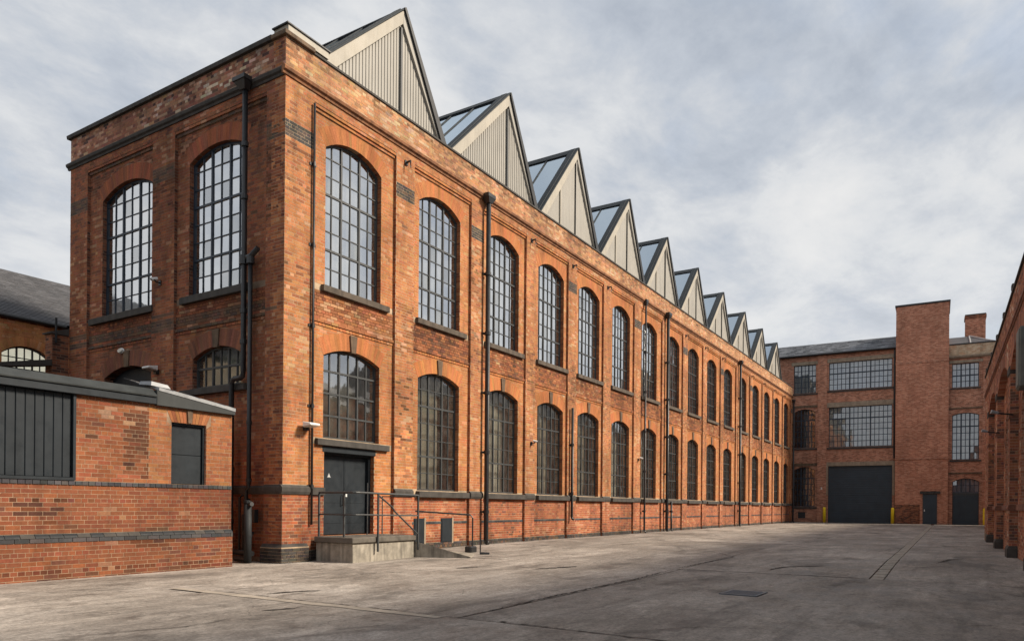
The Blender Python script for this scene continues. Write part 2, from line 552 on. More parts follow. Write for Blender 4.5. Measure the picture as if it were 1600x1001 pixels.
# ------------------------------------------------------------------ arches
class Opening:
    def __init__(self, c, w, z0, zs, zc, ring=0.41, skew=0.13):
        self.c, self.w, self.z0, self.zs, self.zc = c, w, z0, zs, zc
        h = zc - zs
        self.R = ((w / 2) ** 2 + h * h) / (2 * h) if h > 0.001 else None
        self.cz = zc - self.R if self.R else None
        self.ring, self.skew = ring, skew
        self.top = zc + ring

    def arc(self, s):
        if not self.R:
            return self.zc
        x = min(abs(s - self.c), self.w / 2)
        return self.cz + math.sqrt(max(0, self.R ** 2 - x * x))

    def half_in(self, z):
        if z <= self.zs or not self.R:
            return self.w / 2
        if z >= self.zc:
            return 0
        return math.sqrt(max(0, self.R ** 2 - (z - self.cz) ** 2))

    def half_out(self, z):
        """half width of opening plus arch ring at height z"""
        if z <= self.zs:
            return self.w / 2
        if not self.R:
            return self.w / 2 + self.skew if z < self.top else 0
        Ro = self.R + self.ring
        a = math.asin(self.w / 2 / self.R)
        ze = self.cz + Ro * math.cos(a); xe = Ro * math.sin(a)
        if z < ze:
            return self.w / 2 + (xe - self.w / 2) * (z - self.zs) / (ze - self.zs)
        if z >= self.cz + Ro:
            return 0
        return math.sqrt(max(0, Ro ** 2 - (z - self.cz) ** 2))

    def outline(self, n=12):
        """top curve from left spring to right spring"""
        if not self.R:
            return [(self.c - self.w / 2, self.zc), (self.c + self.w / 2, self.zc)]
        return [(self.c - self.w / 2 + self.w * k / n, self.arc(self.c - self.w / 2 + self.w * k / n)) for k in range(n + 1)]


# ------------------------------------------------------------------ bricks
def vnoise(s, z, fs, fz, seed):
    a, b = np.asarray(s) * fs, np.asarray(z) * fz
    i, j = np.floor(a).astype(int), np.floor(b).astype(int)
    x, y = a - i, b - j
    x, y = x * x * (3 - 2 * x), y * y * (3 - 2 * y)

    def h(p, q):
        v = np.sin(p * 127.1 + q * 311.7 + seed * 74.7) * 43758.5453
        return v - np.floor(v)
    return (h(i, j) * (1 - x) + h(i + 1, j) * x) * (1 - y) + (h(i, j + 1) * (1 - x) + h(i + 1, j + 1) * x) * y


PAL = {
    'panel': [((.36, .118, .045), 8), ((.43, .145, .052), 32), ((.46, .165, .06), 34), ((.49, .185, .07), 18), ((.31, .1, .042), 5), ((.53, .27, .14), 2)],
    'pier': [((.21, .078, .045), 5), ((.32, .1, .045), 12), ((.40, .135, .052), 30), ((.45, .16, .06), 30), ((.49, .2, .085), 18), ((.56, .32, .19), 5)],
    'parapet': [((.20, .085, .05), 6), ((.36, .14, .065), 14), ((.46, .18, .08), 26), ((.52, .24, .12), 32), ((.58, .32, .18), 18), ((.62, .42, .28), 4)],
    'dado': [((.13, .06, .045), 3), ((.23, .075, .045), 12), ((.32, .095, .045), 26), ((.38, .12, .053), 34), ((.43, .15, .068), 20), ((.5, .26, .15), 4)],
    'spandrel': [((.13, .06, .04), 4), ((.22, .078, .043), 16), ((.31, .105, .048), 26), ((.39, .132, .055), 32), ((.46, .18, .08), 18), ((.53, .28, .16), 3)],
    'end': [((.12, .05, .036), 6), ((.18, .063, .038), 16), ((.24, .08, .042), 32), ((.29, .095, .046), 30), ((.34, .12, .055), 13), ((.42, .22, .13), 3)],
    'end_pier': [((.13, .053, .037), 6), ((.2, .068, .04), 16), ((.26, .085, .043), 32), ((.31, .1, .047), 30), ((.36, .13, .058), 13), ((.45, .24, .14), 3)],
    'end_parapet': [((.30, .12, .075), 28), ((.38, .18, .11), 26), ((.22, .085, .06), 20), ((.47, .27, .18), 14), ((.12, .06, .05), 10), ((.55, .4, .3), 2)],
    'black': [((.075, .066, .06), 40), ((.055, .05, .048), 30), ((.10, .075, .06), 25), ((.14, .085, .055), 5)],
    'blue': [((.062, .062, .068), 40), ((.085, .08, .082), 30), ((.045, .045, .05), 30)],
    'arch': [((.445, .152, .056), 50), ((.43, .145, .053), 30), ((.46, .16, .06), 20)],
    'arch_end': [((.31, .095, .045), 50), ((.27, .085, .043), 30), ((.24, .08, .045), 20)],
    'arch_soot': [((.20, .08, .05), 50), ((.17, .07, .047), 30), ((.25, .095, .055), 20)],
    'annex': [((.19, .075, .048), 5), ((.28, .092, .047), 16), ((.34, .11, .05), 30), ((.38, .13, .056), 30), ((.42, .16, .075), 14), ((.50, .29, .18), 5)],
    'annex_low': [((.15, .062, .044), 3), ((.24, .076, .042), 14), ((.29, .087, .042), 34), ((.32, .096, .045), 32), ((.36, .115, .053), 16), ((.42, .2, .12), 1)],
    'annex_orange': [((.45, .17, .07), 40), ((.41, .145, .06), 36), ((.36, .12, .055), 18), ((.5, .24, .13), 6)],
    'right': [((.12, .055, .042), 6), ((.2, .072, .046), 15), ((.26, .088, .05), 30), ((.31, .105, .057), 28), ((.37, .145, .085), 17), ((.44, .28, .2), 4)],
}


for _k, _f in (('panel', .4), ('pier', .42), ('parapet', .35), ('spandrel', .3), ('dado', .35), ('annex', .25), ('annex_low', .25), ('end', .25), ('end_pier', .3)):
    _tot = sum(w for c, w in PAL[_k])
    _mean = [sum(c[i] * w for c, w in PAL[_k]) / _tot for i in range(3)]
    PAL[_k] = [(tuple(c[i] * (1 - _f) + _mean[i] * _f for i in range(3)), w) for c, w in PAL[_k]]
for _k in ('panel', 'pier', 'parapet', 'arch', 'spandrel'):
    PAL[_k] = [((c[0] * 1.05, c[1] * 1.17, c[2] * 1.17), w) for c, w in PAL[_k]]
for _k in ('annex', 'annex_low', 'annex_orange'):
    _q = .70 if _k == 'annex_low' else .78
    PAL[_k] = [((c[0] * _q, c[1] * _q * 1.06, c[2] * _q * 1.08), w) for c, w in PAL[_k]]
PAL['right'] = [((c[0] * 1.25, c[1] * 1.45, c[2] * 1.5), w) for c, w in PAL['right']]
for _k in ('end', 'end_pier', 'end_parapet', 'arch_end', 'arch_soot', 'right'):
    PAL[_k] = [((c[0] * 1.14, c[1] * 1.2, c[2] * 1.2), w) for c, w in PAL[_k]]
PAL['soot'] = [((.10, .07, .055), 30), ((.14, .085, .06), 40), ((.18, .095, .06), 30)]


PATCH = [('annex', -3.45, -3.0, 1.65, 2.95, .5, .75), ('annex', -4.3, -3.9, 2.3, 2.8, .6, .4), ('annex_low', -5.4, -4.5, 1.0, 1.35, .38, .45),
         ('annex_low', -3.4, -2.5, .38, .52, .5, .7), ('annex_low', -20, 0, -.2, .08, .62, .6), ('annex_low', -6, -1, .7, .9, .75, .4),
         ('pier', 3.7, 4.6, 2.0, 3.5, 1.55, .28), ('pier', 3.7, 4.6, 2.9, 4.9, .42, .16), ('pier', 0, .85, 8.2, 9.3, .6, .35), ('pier', 7, 8, 7.5, 9.3, .6, .3),
         ('pier', 0, 60, 5.2, 6.6, .62, .38), ('end_pier', 0, .63, 7.6, 9.3, .5, .6), ('end_pier', 4, 5.1, 8.6, 9.4, .55, .5), ('end_pier', 8, 9, 5, 7, .7, .4),
         ('parapet', 0, 60, 11.32, 11.6, .6, .45), ('end_parapet', 0, 10, 11.3, 11.6, .6, .5), ('dado', 0, 60, .1, .4, .72, .55), ('spandrel', 0, 60, 5.85, 6.25, .68, .5),
         ('spandrel', 0, 60, 5.5, 6.3, .88, 1.0), ('panel', .8, 3.8, 1.4, 2.5, 1.25, .2), ('end', 0, 9, 5.5, 6.2, .75, .7), ('end', 0, 9, 9.9, 10.4, .6, .6)]


class Bricks:
    """collects the bricks of one building; the largest in view become parts, the rest one mesh"""
    PITCH, COURSE, H = 0.225, 0.075, 0.0655

    def __init__(self, seed=1):
        self.V, self.C, self.meta = [], [], []
        self.seed = seed

    def tones(self, zone, s, z, n):
        pal = PAL[zone]
        cols = np.array([p[0] for p in pal]); w = np.array([p[1] for p in pal], float)
        cum = np.cumsum(w / w.sum())
        r = rng.random(n)
        # neighbouring bricks share a firing batch, so the pick drifts over the wall
        r = np.clip(r + (vnoise(s, z, 0.8, 0.9, self.seed) - 0.5) * 0.45, 0, 0.999)
        c = cols[np.searchsorted(cum, r)]
        for pz, a, b, z0, z1, mul, pr in PATCH:
            if zone == pz:
                hit = (s > a) & (s < b) & (z > z0) & (z < z1) & (rng.random(n) < pr * (0.4 + 1.2 * vnoise(s, z, 2.2, 1.6, 5)))
                c = np.where(hit[:, None], c * mul, c)
        return np.clip(c * (0.92 + 0.16 * rng.random((n, 1))) * (1 + 0.05 * rng.standard_normal((n, 3))), 0.01, 0.8)

    def quads(self, fr, Q, d, zone, key=None, depth=0.03):
        """Q (n,4,2): front corners (s,z) anticlockwise from lower left"""
        Q = np.asarray(Q, float)
        n = len(Q)
        if not n:
            return
        c = Q.mean(1)
        jit = rng.normal(0, 0.0008, (n, 1)) + rng.normal(0, 0.0005, (n, 4))
        front = np.concatenate([Q, (d + jit)[..., None]], -1)[..., [0, 2, 1]]
        back = np.concatenate([Q, np.full((n, 4, 1), d - depth)], -1)[..., [0, 2, 1]]
        V = np.concatenate([fr.PA(front), fr.PA(back)], 1)
        C = self.tones(zone, c[:, 0], c[:, 1], n)
        self.V.append(V); self.C.append(C)
        L = Q[:, 1, 0] - Q[:, 0, 0]
        rect = (np.abs(Q[:, 1, 0] - Q[:, 2, 0]) < 1e-4) & (np.abs(Q[:, 0, 0] - Q[:, 3, 0]) < 1e-4) & (L > 0.09) & (L < 0.222)
        self.meta.append((fr, Q, np.full(n, d), rect))

    def lay(self, fr, s0, s1, z0, z1, d, zone, holes=(), off=0.0, zonef=None):
        k0, k1 = int(round(z0 / self.COURSE)), int(round(z1 / self.COURSE))
        for k in range(k0, k1):
            zb = k * self.COURSE + 0.0047; zt = zb + self.H
            header = k % 4 == 0
            p = self.PITCH / 2 if header else self.PITCH
            sh = off + (0 if k % 2 == 0 else self.PITCH / 2) + (0.056 if header else 0)
            g0 = math.floor((s0 - sh) / p)
            g = sh + p * np.arange(g0, math.ceil((s1 - sh) / p) + 1)
            hole = None
            for h in holes:
                if zt > h.z0 + 0.01 and zb < h.top:
                    hole = h
            if hole is None:
                iv = [(s0, s1, s0, s1)]
            else:
                hb, ht = hole.half_out(zb), hole.half_out(zt)
                iv = [(s0, hole.c - hb, s0, hole.c - ht), (hole.c + hb, s1, hole.c + ht, s1)]
            for a0, b0, a1, b1 in iv:
                if max(b0 - a0, b1 - a1) < 0.02:
                    continue
                j = 0.0048
                l, r = g[:-1] + j, g[1:] - j
                lb, rb = np.maximum(l, a0 + 0.002), np.minimum(r, b0 - 0.002)
                lt, rt_ = np.maximum(l, a1 + 0.002), np.minimum(r, b1 - 0.002)
                ok = (rb - lb > 0.012) | (rt_ - lt > 0.012)
                mb, mt = rb < lb, rt_ < lt
                xb = np.where(mb, np.clip((lt + rt_) / 2, a0, b0), 0); xt = np.where(mt, np.clip((lb + rb) / 2, a1, b1), 0)
                lb, rb = np.where(mb, xb, lb), np.where(mb, xb + 0.001, rb)
                lt, rt_ = np.where(mt, xt, lt), np.where(mt, xt + 0.001, rt_)
                Q = np.stack([np.stack([lb, np.full_like(lb, zb)], -1), np.stack([rb, np.full_like(lb, zb)], -1),
                              np.stack([rt_, np.full_like(lb, zt)], -1), np.stack([lt, np.full_like(lb, zt)], -1)], 1)[ok]
                zn = zonef(k) if zonef else None
                self.quads(fr, Q, d, zn or zone)

    def voussoirs(self, fr, op, d, zone, rings=1):
        if not op.R:
            n = int((op.w + 2 * op.skew) / 0.075)
            Q = []
            for k in range(n):
                f0, f1 = k / n, (k + 1) / n
                b0, b1 = op.c - op.w / 2 + op.w * f0, op.c - op.w / 2 + op.w * f1
                t0, t1 = op.c - (op.w / 2 + op.skew) + (op.w + 2 * op.skew) * f0, op.c - (op.w / 2 + op.skew) + (op.w + 2 * op.skew) * f1
                Q.append([(b0 + .003, op.zc + .002), (b1 - .003, op.zc + .002), (t1 - .003, op.top - .004), (t0 + .003, op.top - .004)])
            self.quads(fr, Q, d, zone)
            return
        a = math.asin(op.w / 2 / op.R)
        for q in range(rings):
            r0 = op.R + op.ring * q / rings + 0.001; r1 = op.R + op.ring * (q + 1) / rings - 0.0015
            n = int(2 * a * op.R / 0.074)
            Q = []
            sh = 0 if q % 2 == 0 else 0.5
            for k in range(n + (1 if sh else 0)):
                t0 = -a + 2 * a * max(0, k - sh) / n; t1 = -a + 2 * a * min(n, k + 1 - sh) / n
                g = 0.0008 / op.R
                t0 += g; t1 -= g
                Q.append([(op.c + r0 * math.sin(t0), op.cz + r0 * math.cos(t0)), (op.c + r0 * math.sin(t1), op.cz + r0 * math.cos(t1)),
                          (op.c + r1 * math.sin(t1), op.cz + r1 * math.cos(t1)), (op.c + r1 * math.sin(t0), op.cz + r1 * math.cos(t0))])
            self.quads(fr, Q, d, zone)

    def finish(self, parent, vis, limit=300, minpx=10):
        V = np.concatenate(self.V); C = np.concatenate(self.C)
        Q = np.concatenate([m[1] for m in self.meta]); D = np.concatenate([m[2] for m in self.meta])
        rect = np.concatenate([m[3] for m in self.meta])
        fid = np.concatenate([np.full(len(m[1]), i) for i, m in enumerate(self.meta)])
        d = V[:, :4] - CAM
        zz = np.maximum(d @ Fw, 0.05)
        X = 800 + FPX * (d @ R3) / zz; Y = 790.4 - FPX * (d @ U3) / zz
        wpx = X.max(1) - X.min(1); hpx = Y.max(1) - Y.min(1)
        ctr = V[:, :4].mean(1)
        ok = rect & (X.min(1) > 2) & (X.max(1) < 1598) & (Y.max(1) < 999) & (d.min(1) @ Fw > 1) & (wpx >= minpx) & vis(ctr)
        idx = np.nonzero(ok)[0]
        idx = idx[np.argsort(-(wpx * hpx)[idx])][:limit]
        single = np.zeros(len(V), bool); single[idx] = True
        cache = {}
        for i in idx:
            fr = self.meta[fid[i]][0]
            L = round(float(Q[i, 1, 0] - Q[i, 0, 0]), 2) if False else float(Q[i, 1, 0] - Q[i, 0, 0])
            Lr = round(L * 50) / 50 - 0.002 if abs(L - 0.2154) > 0.002 else 0.2154
            Lr = min(Lr, L)
            cq = tuple(np.round(C[i] / np.array([.06, .03, .02])).astype(int))
            key = (id(fr), round(Lr, 3), cq)
            me = cache.get(key)
            if me is None:
                h = self.H / 2
                pv = [(-Lr / 2, -h), (Lr / 2, -h), (Lr / 2, h), (-Lr / 2, h)]
                jf = rng.normal(0, 0.0006, 4)
                vv = [tuple(s * fr.S + (jf[k]) * fr.O + np.array([0, 0, z])) for k, (s, z) in enumerate(pv)]
                vv += [tuple(s * fr.S - 0.03 * fr.O + np.array([0, 0, z])) for s, z in pv]
                me = bpy.data.meshes.new('brick')
                me.from_pydata(vv, [], [(0, 1, 2, 3), (7, 6, 5, 4), (0, 4, 5, 1), (1, 5, 6, 2), (2, 6, 7, 3), (3, 7, 4, 0)])
                me.polygons.foreach_set('use_smooth', [False] * 6)
                me.materials.append(M['brick'])
                a = me.attributes.new('tone', 'FLOAT_COLOR', 'FACE')
                a.data.foreach_set('color', np.tile(np.append(C[i], 1.0), 6).astype(np.float32))
                cache[key] = me
            o = bpy.data.objects.new('brick', me)
            COL.objects.link(o)
            o.parent = parent
            c = Q[i].mean(0)
            o.location = tuple(fr.P(c[0], D[i] + rng.normal(0, 0.0007), c[1]))
        keep = ~single
        V, C = V[keep], C[keep]
        n = len(V)
        me = bpy.data.meshes.new('brickwork')
        me.vertices.add(n * 8)
        me.vertices.foreach_set('co', V.reshape(-1).astype(np.float32))
        fq = np.array([[0, 1, 2, 3], [0, 4, 5, 1], [1, 5, 6, 2], [2, 6, 7, 3], [3, 7, 4, 0]])
        F = (np.arange(n)[:, None, None] * 8 + fq[None]).reshape(-1)
        me.loops.add(len(F)); me.loops.foreach_set('vertex_index', F.astype(np.int32))
        me.polygons.add(n * 5)
        me.polygons.foreach_set('loop_start', np.arange(0, n * 20, 4, dtype=np.int32))
        me.update(calc_edges=True)
        me.materials.append(M['brick'])
        a = me.attributes.new('tone', 'FLOAT_COLOR', 'FACE')
        a.data.foreach_set('color', np.repeat(np.concatenate([C, np.ones((n, 1))], 1), 5, 0).reshape(-1).astype(np.float32))
        me.polygons.foreach_set('use_smooth', [False] * (n * 5))
        me.validate()
        o = bpy.data.objects.new('brickwork', me)
        COL.objects.link(o)
        o.parent = parent
        o['kind'] = 'stuff'
        return o


# ------------------------------------------------------------------ windows
def window(parent, fr, op, d, cols, rows, heavy_c, heavy_r, frame='frame_grey', glass='glass', split=False, curtain=None,
           sill=None, name='window', bar=0.024, hv=0.05, fold=0.3, cd=0.34, backing=True, curtain_span=None):
    """steel window filling an Opening; frame face at depth d"""
    mb = MB()
    L, Rr = op.c - op.w / 2, op.c + op.w / 2
    of = 0.05
    dep = 0.055
    mb.box(fr, L, L + of, d - dep, d, op.z0, op.zs, frame)
    mb.box(fr, Rr - of, Rr, d - dep, d, op.z0, op.zs, frame)
    mb.box(fr, L + of, Rr - of, d - dep, d, op.z0, op.z0 + of, frame)
    top = op.outline(12)
    for (sa, za), (sb, zb) in zip(top, top[1:]):
        mb.prism(fr, [(sa, max(za - of, op.zs - of)), (sb, max(zb - of, op.zs - of)), (sb, zb), (sa, za)], d - dep - .001, d + .001, frame)
    ss = np.linspace(L + of / 2, Rr - of / 2, cols + 1)
    htot = op.zc - op.z0
    zs = op.z0 + of / 2 + (htot - of) * np.arange(rows + 1) / rows
    for i in range(1, cols):
        w = hv if i in heavy_c else bar
        mb.box(fr, ss[i] - w / 2, ss[i] + w / 2, d - dep + .004, d - (.002 if i in heavy_c else .012), op.z0 + of, op.arc(ss[i]) - of * .8, frame)
    for j in range(1, rows):
        w = hv if j in heavy_r else bar
        hw = op.half_in(zs[j]) - of * .8
        if hw > 0.05:
            mb.box(fr, op.c - hw, op.c + hw, d - dep + .007, d - (.005 if j in heavy_r else .016), zs[j] - w / 2, zs[j] + w / 2, frame)
    o = mb.build(name, parent)
    # glass, cell by cell
    gm = MB()
    pane_cache = {}
    for i in range(cols):
        for j in range(rows):
            a, b = ss[i] + .004, ss[i + 1] - .004
            z0, z1 = zs[j] + .004, zs[j + 1] - .004
            q = [op.arc(a + (b - a) * k / 3) - .012 for k in range(4)]
            if max(q) < z0 + 0.03:
                continue
            ty, tz = random.gauss(0, 0.006), random.gauss(0, 0.006)
            dc = d - 0.033
            mid = ((a + b) / 2, (z0 + z1) / 2)
            full = min(q) >= z1
            if full:
                poly = [(a, z0), (b, z0), (b, z1), (a, z1)]
            else:
                poly = [(a, z0), (b, z0)] + [(a + (b - a) * k / 3, max(z0 + .002, min(z1, q[k]))) for k in (3, 2, 1, 0)]
            tgt = MB() if split else gm
            n = len(poly)
            A = tgt.pts([fr.P(s, dc + (s - mid[0]) * ty + (z - mid[1]) * tz, z) for s, z in poly])
            B = tgt.pts([fr.P(s, dc - .005 + (s - mid[0]) * ty + (z - mid[1]) * tz, z) for s, z in poly])
            gname = glass + '_b' if (glass + '_b' in M and random.random() < .16) else glass
            tgt.face(A, gname); tgt.face(B[::-1], gname)
            for k in range(n):
                tgt.face((A[k], B[k], B[(k + 1) % n], A[(k + 1) % n]), gname)
            if split:
                tgt.build('pane', o)
    if not split:
        gm.build('panes', o, kind='stuff')
    # blind or curtain hanging inside
    if curtain:
        cb = MB()
        w0, w1 = L - .15, Rr + .15
        k = max(6, int((w1 - w0) / fold) * 2)
        xs = np.linspace(w0, w1, k + 1) + rng.normal(0, .012, k + 1)
        dd = d - cd - 0.025 * (np.arange(k + 1) % 2) - rng.random(k + 1) * .03
        zt = op.zc + .1
        z0c = op.z0 - .1
        span = curtain_span or (0.0, 1.0)
        A = cb.pts([fr.P(xs[q], dd[q], z0c) for q in range(k + 1)])
        B = cb.pts([fr.P(xs[q], dd[q], zt) for q in range(k + 1)])
        for q in range(k):
            f = (q + .5) / k
            if span[0] <= f <= span[1]:
                cb.face((A[q], A[q + 1], B[q + 1], B[q]), curtain)
        if cb.f:
            cb.build('curtain', o)
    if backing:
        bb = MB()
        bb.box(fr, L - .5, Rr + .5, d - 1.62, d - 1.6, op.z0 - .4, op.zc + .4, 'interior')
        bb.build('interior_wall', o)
    if sill:
        sb = MB()
        s0, s1, da, db, za, zb, sm = sill
        sb.sweep(fr, [(da, za), (db, za), (db, zb - .03), (da, zb)], s0, s1, sm)
        sb.build('sill', o, bevel=.008)
    return o


# ------------------------------------------------------------------ ground
def build_ground():
    g = MB()
    us = [-60, -40, -25, -16, -11, -8, -5, -3] + list(np.arange(-2, 10.01, 0.5)) + [14, 20, 40, 70, 400]
    vsn = [-400, -60, -25, -14, -8, -3, 0, 1, 3, 12, 60, 400]
    us[0] = -400
    idx = {}
    for i, u in enumerate(us):
        for j, v in enumerate(vsn):
            idx[i, j] = g.pts([(u, v, gz(u) - .03)])[0]
    for i in range(len(us) - 1):
        for j in range(len(vsn) - 1):
            g.face((idx[i, j], idx[i + 1, j], idx[i + 1, j + 1], idx[i, j + 1]), 'joint')
    o = g.build('ground'); o['kind'] = 'structure'
    yard = bpy.data.objects.new('concrete_yard', None)
    COL.objects.link(yard); yard['kind'] = 'structure'
    cuts_u = [-26, -17.5, -11.2, -4.17, 3.72, 8.6, 14.6, 21.0, 28.0, 35.5, 43.0, 50.5, 57.8]
    rows = [lambda u: -22.0, lambda u: -14.6, lambda u: -11.58 + 0.0187 * (u - 3.7), lambda u: -7.85 + 0.004 * u, lambda u: -3.4, lambda u: 2.2]
    for i in range(len(cuts_u) - 1):
        for j in range(len(rows) - 1):
            ua, ub = cuts_u[i], cuts_u[i + 1]
            if j == 0 and ua > 5:
                continue
            # neighbouring bays do not share every joint
            if j == 3 and i == 3:
                ub = 8.6
            if j == 3 and i == 4:
                continue
            lo, hi = rows[j], rows[j + 1]
            if j == 4 and i == 3:
                continue
            if j == 4 and i == 2:
                ub = 3.72
            if i < 4:                                   # wide bays in the foreground
                if j == 1:
                    continue
                if j == 2:
                    lo = rows[1]
                if i < 3 and j == 2:
                    continue
                if i < 3 and j == 3:
                    lo = rows[1]
            gp = 0.008 if i > 4 else 0.016
            dl = 0.228 if (j == 2 and ua >= 3.7) else 0.0           # room for the drain run
            nu = max(2, int((ub - ua) / 0.7))
            s = MB()
            top, zo = [], random.gauss(0.004, 0.0025)
            tl = random.gauss(0, 0.002) / (ub - ua)
            un = np.linspace(ua + gp, ub - gp, nu + 1)
            lo_i = s.pts([(u, lo(u) + gp + dl + rng.normal(0, .003), gz(u) + zo + tl * (u - ua)) for u in un])
            hi_i = s.pts([(u, hi(u) - gp + rng.normal(0, .003), gz(u) + zo + tl * (u - ua)) for u in un])
            lo_b = s.pts([(u, lo(u) + gp + dl, gz(u) - .05) for u in un])
            hi_b = s.pts([(u, hi(u) - gp, gz(u) - .05) for u in un])
            for k in range(nu):
                s.face((lo_i[k], lo_i[k + 1], hi_i[k + 1], hi_i[k]), 'ground')
                s.face((lo_b[k], lo_b[k + 1], lo_i[k + 1], lo_i[k]), 'ground')
                s.face((hi_i[k], hi_i[k + 1], hi_b[k + 1], hi_b[k]), 'ground')
            s.face((lo_b[0], lo_i[0], hi_i[0], hi_b[0]), 'ground')
            s.face((lo_b[-1], hi_b[-1], hi_i[-1], lo_i[-1]), 'ground')
            s.build('slab', yard)
    # pale repair strip along the first cross joint
    rs = MB()
    vv = np.linspace(-2.6, -7.7, 14)
    a = rs.pts([(-4.36 + rng.normal(0, .012), v, -.088) for v in vv]); b = rs.pts([(-4.19 + rng.normal(0, .006), v, -.088) for v in vv])
    for k in range(13):
        rs.face((a[k], a[k + 1], b[k + 1], b[k]), 'repair')
    rs.build('repair_strip', yard)
    # open cracks in the slabs
    def crack(P, w):
        m = MB()
        Q = []
        for (x0, y0), (x1, y1) in zip(P, P[1:]):
            n = max(2, int(math.hypot(x1 - x0, y1 - y0) / .07))
            Q += [(x0 + (x1 - x0) * k / n + rng.normal(0, .012), y0 + (y1 - y0) * k / n + rng.normal(0, .012)) for k in range(n)]
        Q.append(P[-1])
        a, b = [], []
        for k, (x, y) in enumerate(Q):
            f = math.sin(math.pi * (k + .5) / len(Q)) ** .5 * w * rng.uniform(.25, 1.25)
            z = float(gz(x)) + .0135
            a += m.pts([(x, y - f, z)]); b += m.pts([(x + f * .4, y + f, z)])
        for k in range(len(Q) - 1):
            m.face((a[k], a[k + 1], b[k + 1], b[k]), 'joint')
        m.build('crack', yard)
    seal = lambda P, w: crack(P, w)
    seal([(-4.12, -7.7), (-4.17, -9.0), (-4.24, -10.2), (-4.3, -12.5)], .05)
    seal([(-4.0, -7.86), (-1.8, -7.8), (1.5, -7.78), (3.7, -7.72)], .022)
    seal([(3.5, -7.0), (3.62, -8.4), (3.68, -9.6)], .07)
    seal([(3.7, -9.9), (3.74, -11.2)], .12)
    seal([(3.72, -11.7), (3.7, -12.6), (3.66, -14.0)], .08)
    seal([(3.7, -7.72), (7.2, -7.98), (8.9, -6.9)], .03)
    seal([(8.9, -6.9), (8.5, -8.8), (8.2, -10.8)], .09)
    seal([(14.4, -7.4), (14.7, -9.2), (14.9, -10.6)], .13)
    seal([(21.0, -4.0), (21.1, -7.0), (21.0, -9.5)], .16)
    seal([(-4.1, -2.9), (-4.16, -5.0), (-4.14, -7.5)], .05)
    crack([(-3.95, -4.3), (-3.5, -4.42), (-3.2, -4.6)], .05)
    crack([(-5.1, -5.6), (-4.75, -5.75), (-4.45, -5.72)], .034)
    crack([(-7.0, -5.6), (-6.3, -5.9), (-5.7, -5.85)], .012)
    crack([(2.0, -5.3), (2.6, -5.6), (3.0, -5.75)], .075)
    crack([(1.2, -3.9), (1.7, -4.1)], .05)
    crack([(-1.0, -3.2), (-.5, -3.3), (-.1, -3.6)], .034)
    crack([(4.4, -9.4), (5.2, -9.6), (5.9, -10.3)], .05)
    crack([(8.0, -12.3), (9.4, -12.5), (10.2, -12.9)], .05)
    crack([(-3.9, -9.9), (-3.2, -10.4), (-2.8, -11.2)], .008)
    crack([(3.3, -12.0), (3.1, -12.6), (3.5, -13.3)], .014)
    # drain run of setts down the yard
    dr = bpy.data.objects.new('drain_channel', None)
    COL.objects.link(dr); dr['kind'] = 'structure'
    far = MB()
    u = 3.78
    while u < 54:
        l = 0.52 + random.uniform(-.05, .06)
        v0 = -11.58 + 0.0187 * (u - 3.7)
        t = MB() if u < 16 else far
        zt = float(gz(u)) + .004 + random.gauss(-.004, .002)
        t.hexa([(u + a, v0 + b, z) for z in (float(gz(u)) - .06, zt) for a, b in ((.006, .012), (l - .006, .012 + .0187 * l), (l - .006, .234 + .0187 * l), (.006, .234))], 'sett')
        if u < 16:
            t.build('sett', dr, bevel=.008)
        u += l
    f = far.build('setts', dr); f['kind'] = 'stuff'
    # cast iron drain cover
    dc = thing('drain_cover', 'dark iron gully grate set flush in the concrete yard', 'drain cover', (0.27, -9.98, -.1), -0.03)
    m = MB()
    W2, H2 = .31, .28
    zt = .02
    for a0, a1, b0, b1 in ((-W2, W2, -H2, -H2 + .04), (-W2, W2, H2 - .04, H2), (-W2, -W2 + .04, -H2 + .04, H2 - .04), (W2 - .04, W2, -H2 + .04, H2 - .04)):
        m.hexa([(x, y, z) for z in (-.03, zt) for x, y in ((a0, b0), (a1, b0), (a1, b1), (a0, b1))], 'grate')
    m.build('rim', dc)
    m = MB()
    m.hexa([(x, y, z) for z in (-.04, .007) for x, y in ((-W2 + .04, -H2 + .04), (W2 - .04, -H2 + .04), (W2 - .04, H2 - .04), (-W2 + .04, H2 - .04))], 'black_iron')
    m.build('pit', dc)
    for k in range(7):
        m = MB()
        x = -W2 + .075 + k * .078
        m.hexa([(x + a, b, z) for z in (.007, zt - .001) for a, b in ((-.02, -H2 + .04), (.02, -H2 + .04), (.02, H2 - .04), (-.02, H2 - .04))], 'grate')
        m.build('bar', dc)


build_ground()

# ------------------------------------------------------------------ the long factory building
ULEN = 55.2
LEFTS = [1.28, 4.75, 8.12, 11.36, 14.5, 17.7, 21.05, 24.34, 27.68, 31.11, 34.56, 38.15, 41.65, 45.1, 48.55, 52.0]
OW = 1.93
PR = [3.70, 7.15, 10.42, 13.52, 16.68, 19.98, 23.55, 26.65, 30.12, 33.62, 37.15, 40.75, 44.3, 47.85, 51.3, 54.5]
PLft = [0.84] + [l - .3 for l in LEFTS[1:]]
fac = thing('factory_building', 'long orange brick two storey factory with arched steel windows and sawtooth rooflights', 'factory')
bk = Bricks(3)
REC = -0.08            # face of the recessed bay panels
ZP, ZCB, ZPAR = 10.5, 10.72, 11.57


def wall_piece(mb, fr, poly, d0, d1, texm, mort):
    mb.prism(fr, poly, d0, d1, mort, side=texm)


def rect(a, b, c, d):
    return [(a, c), (b, c), (b, d), (a, d)]


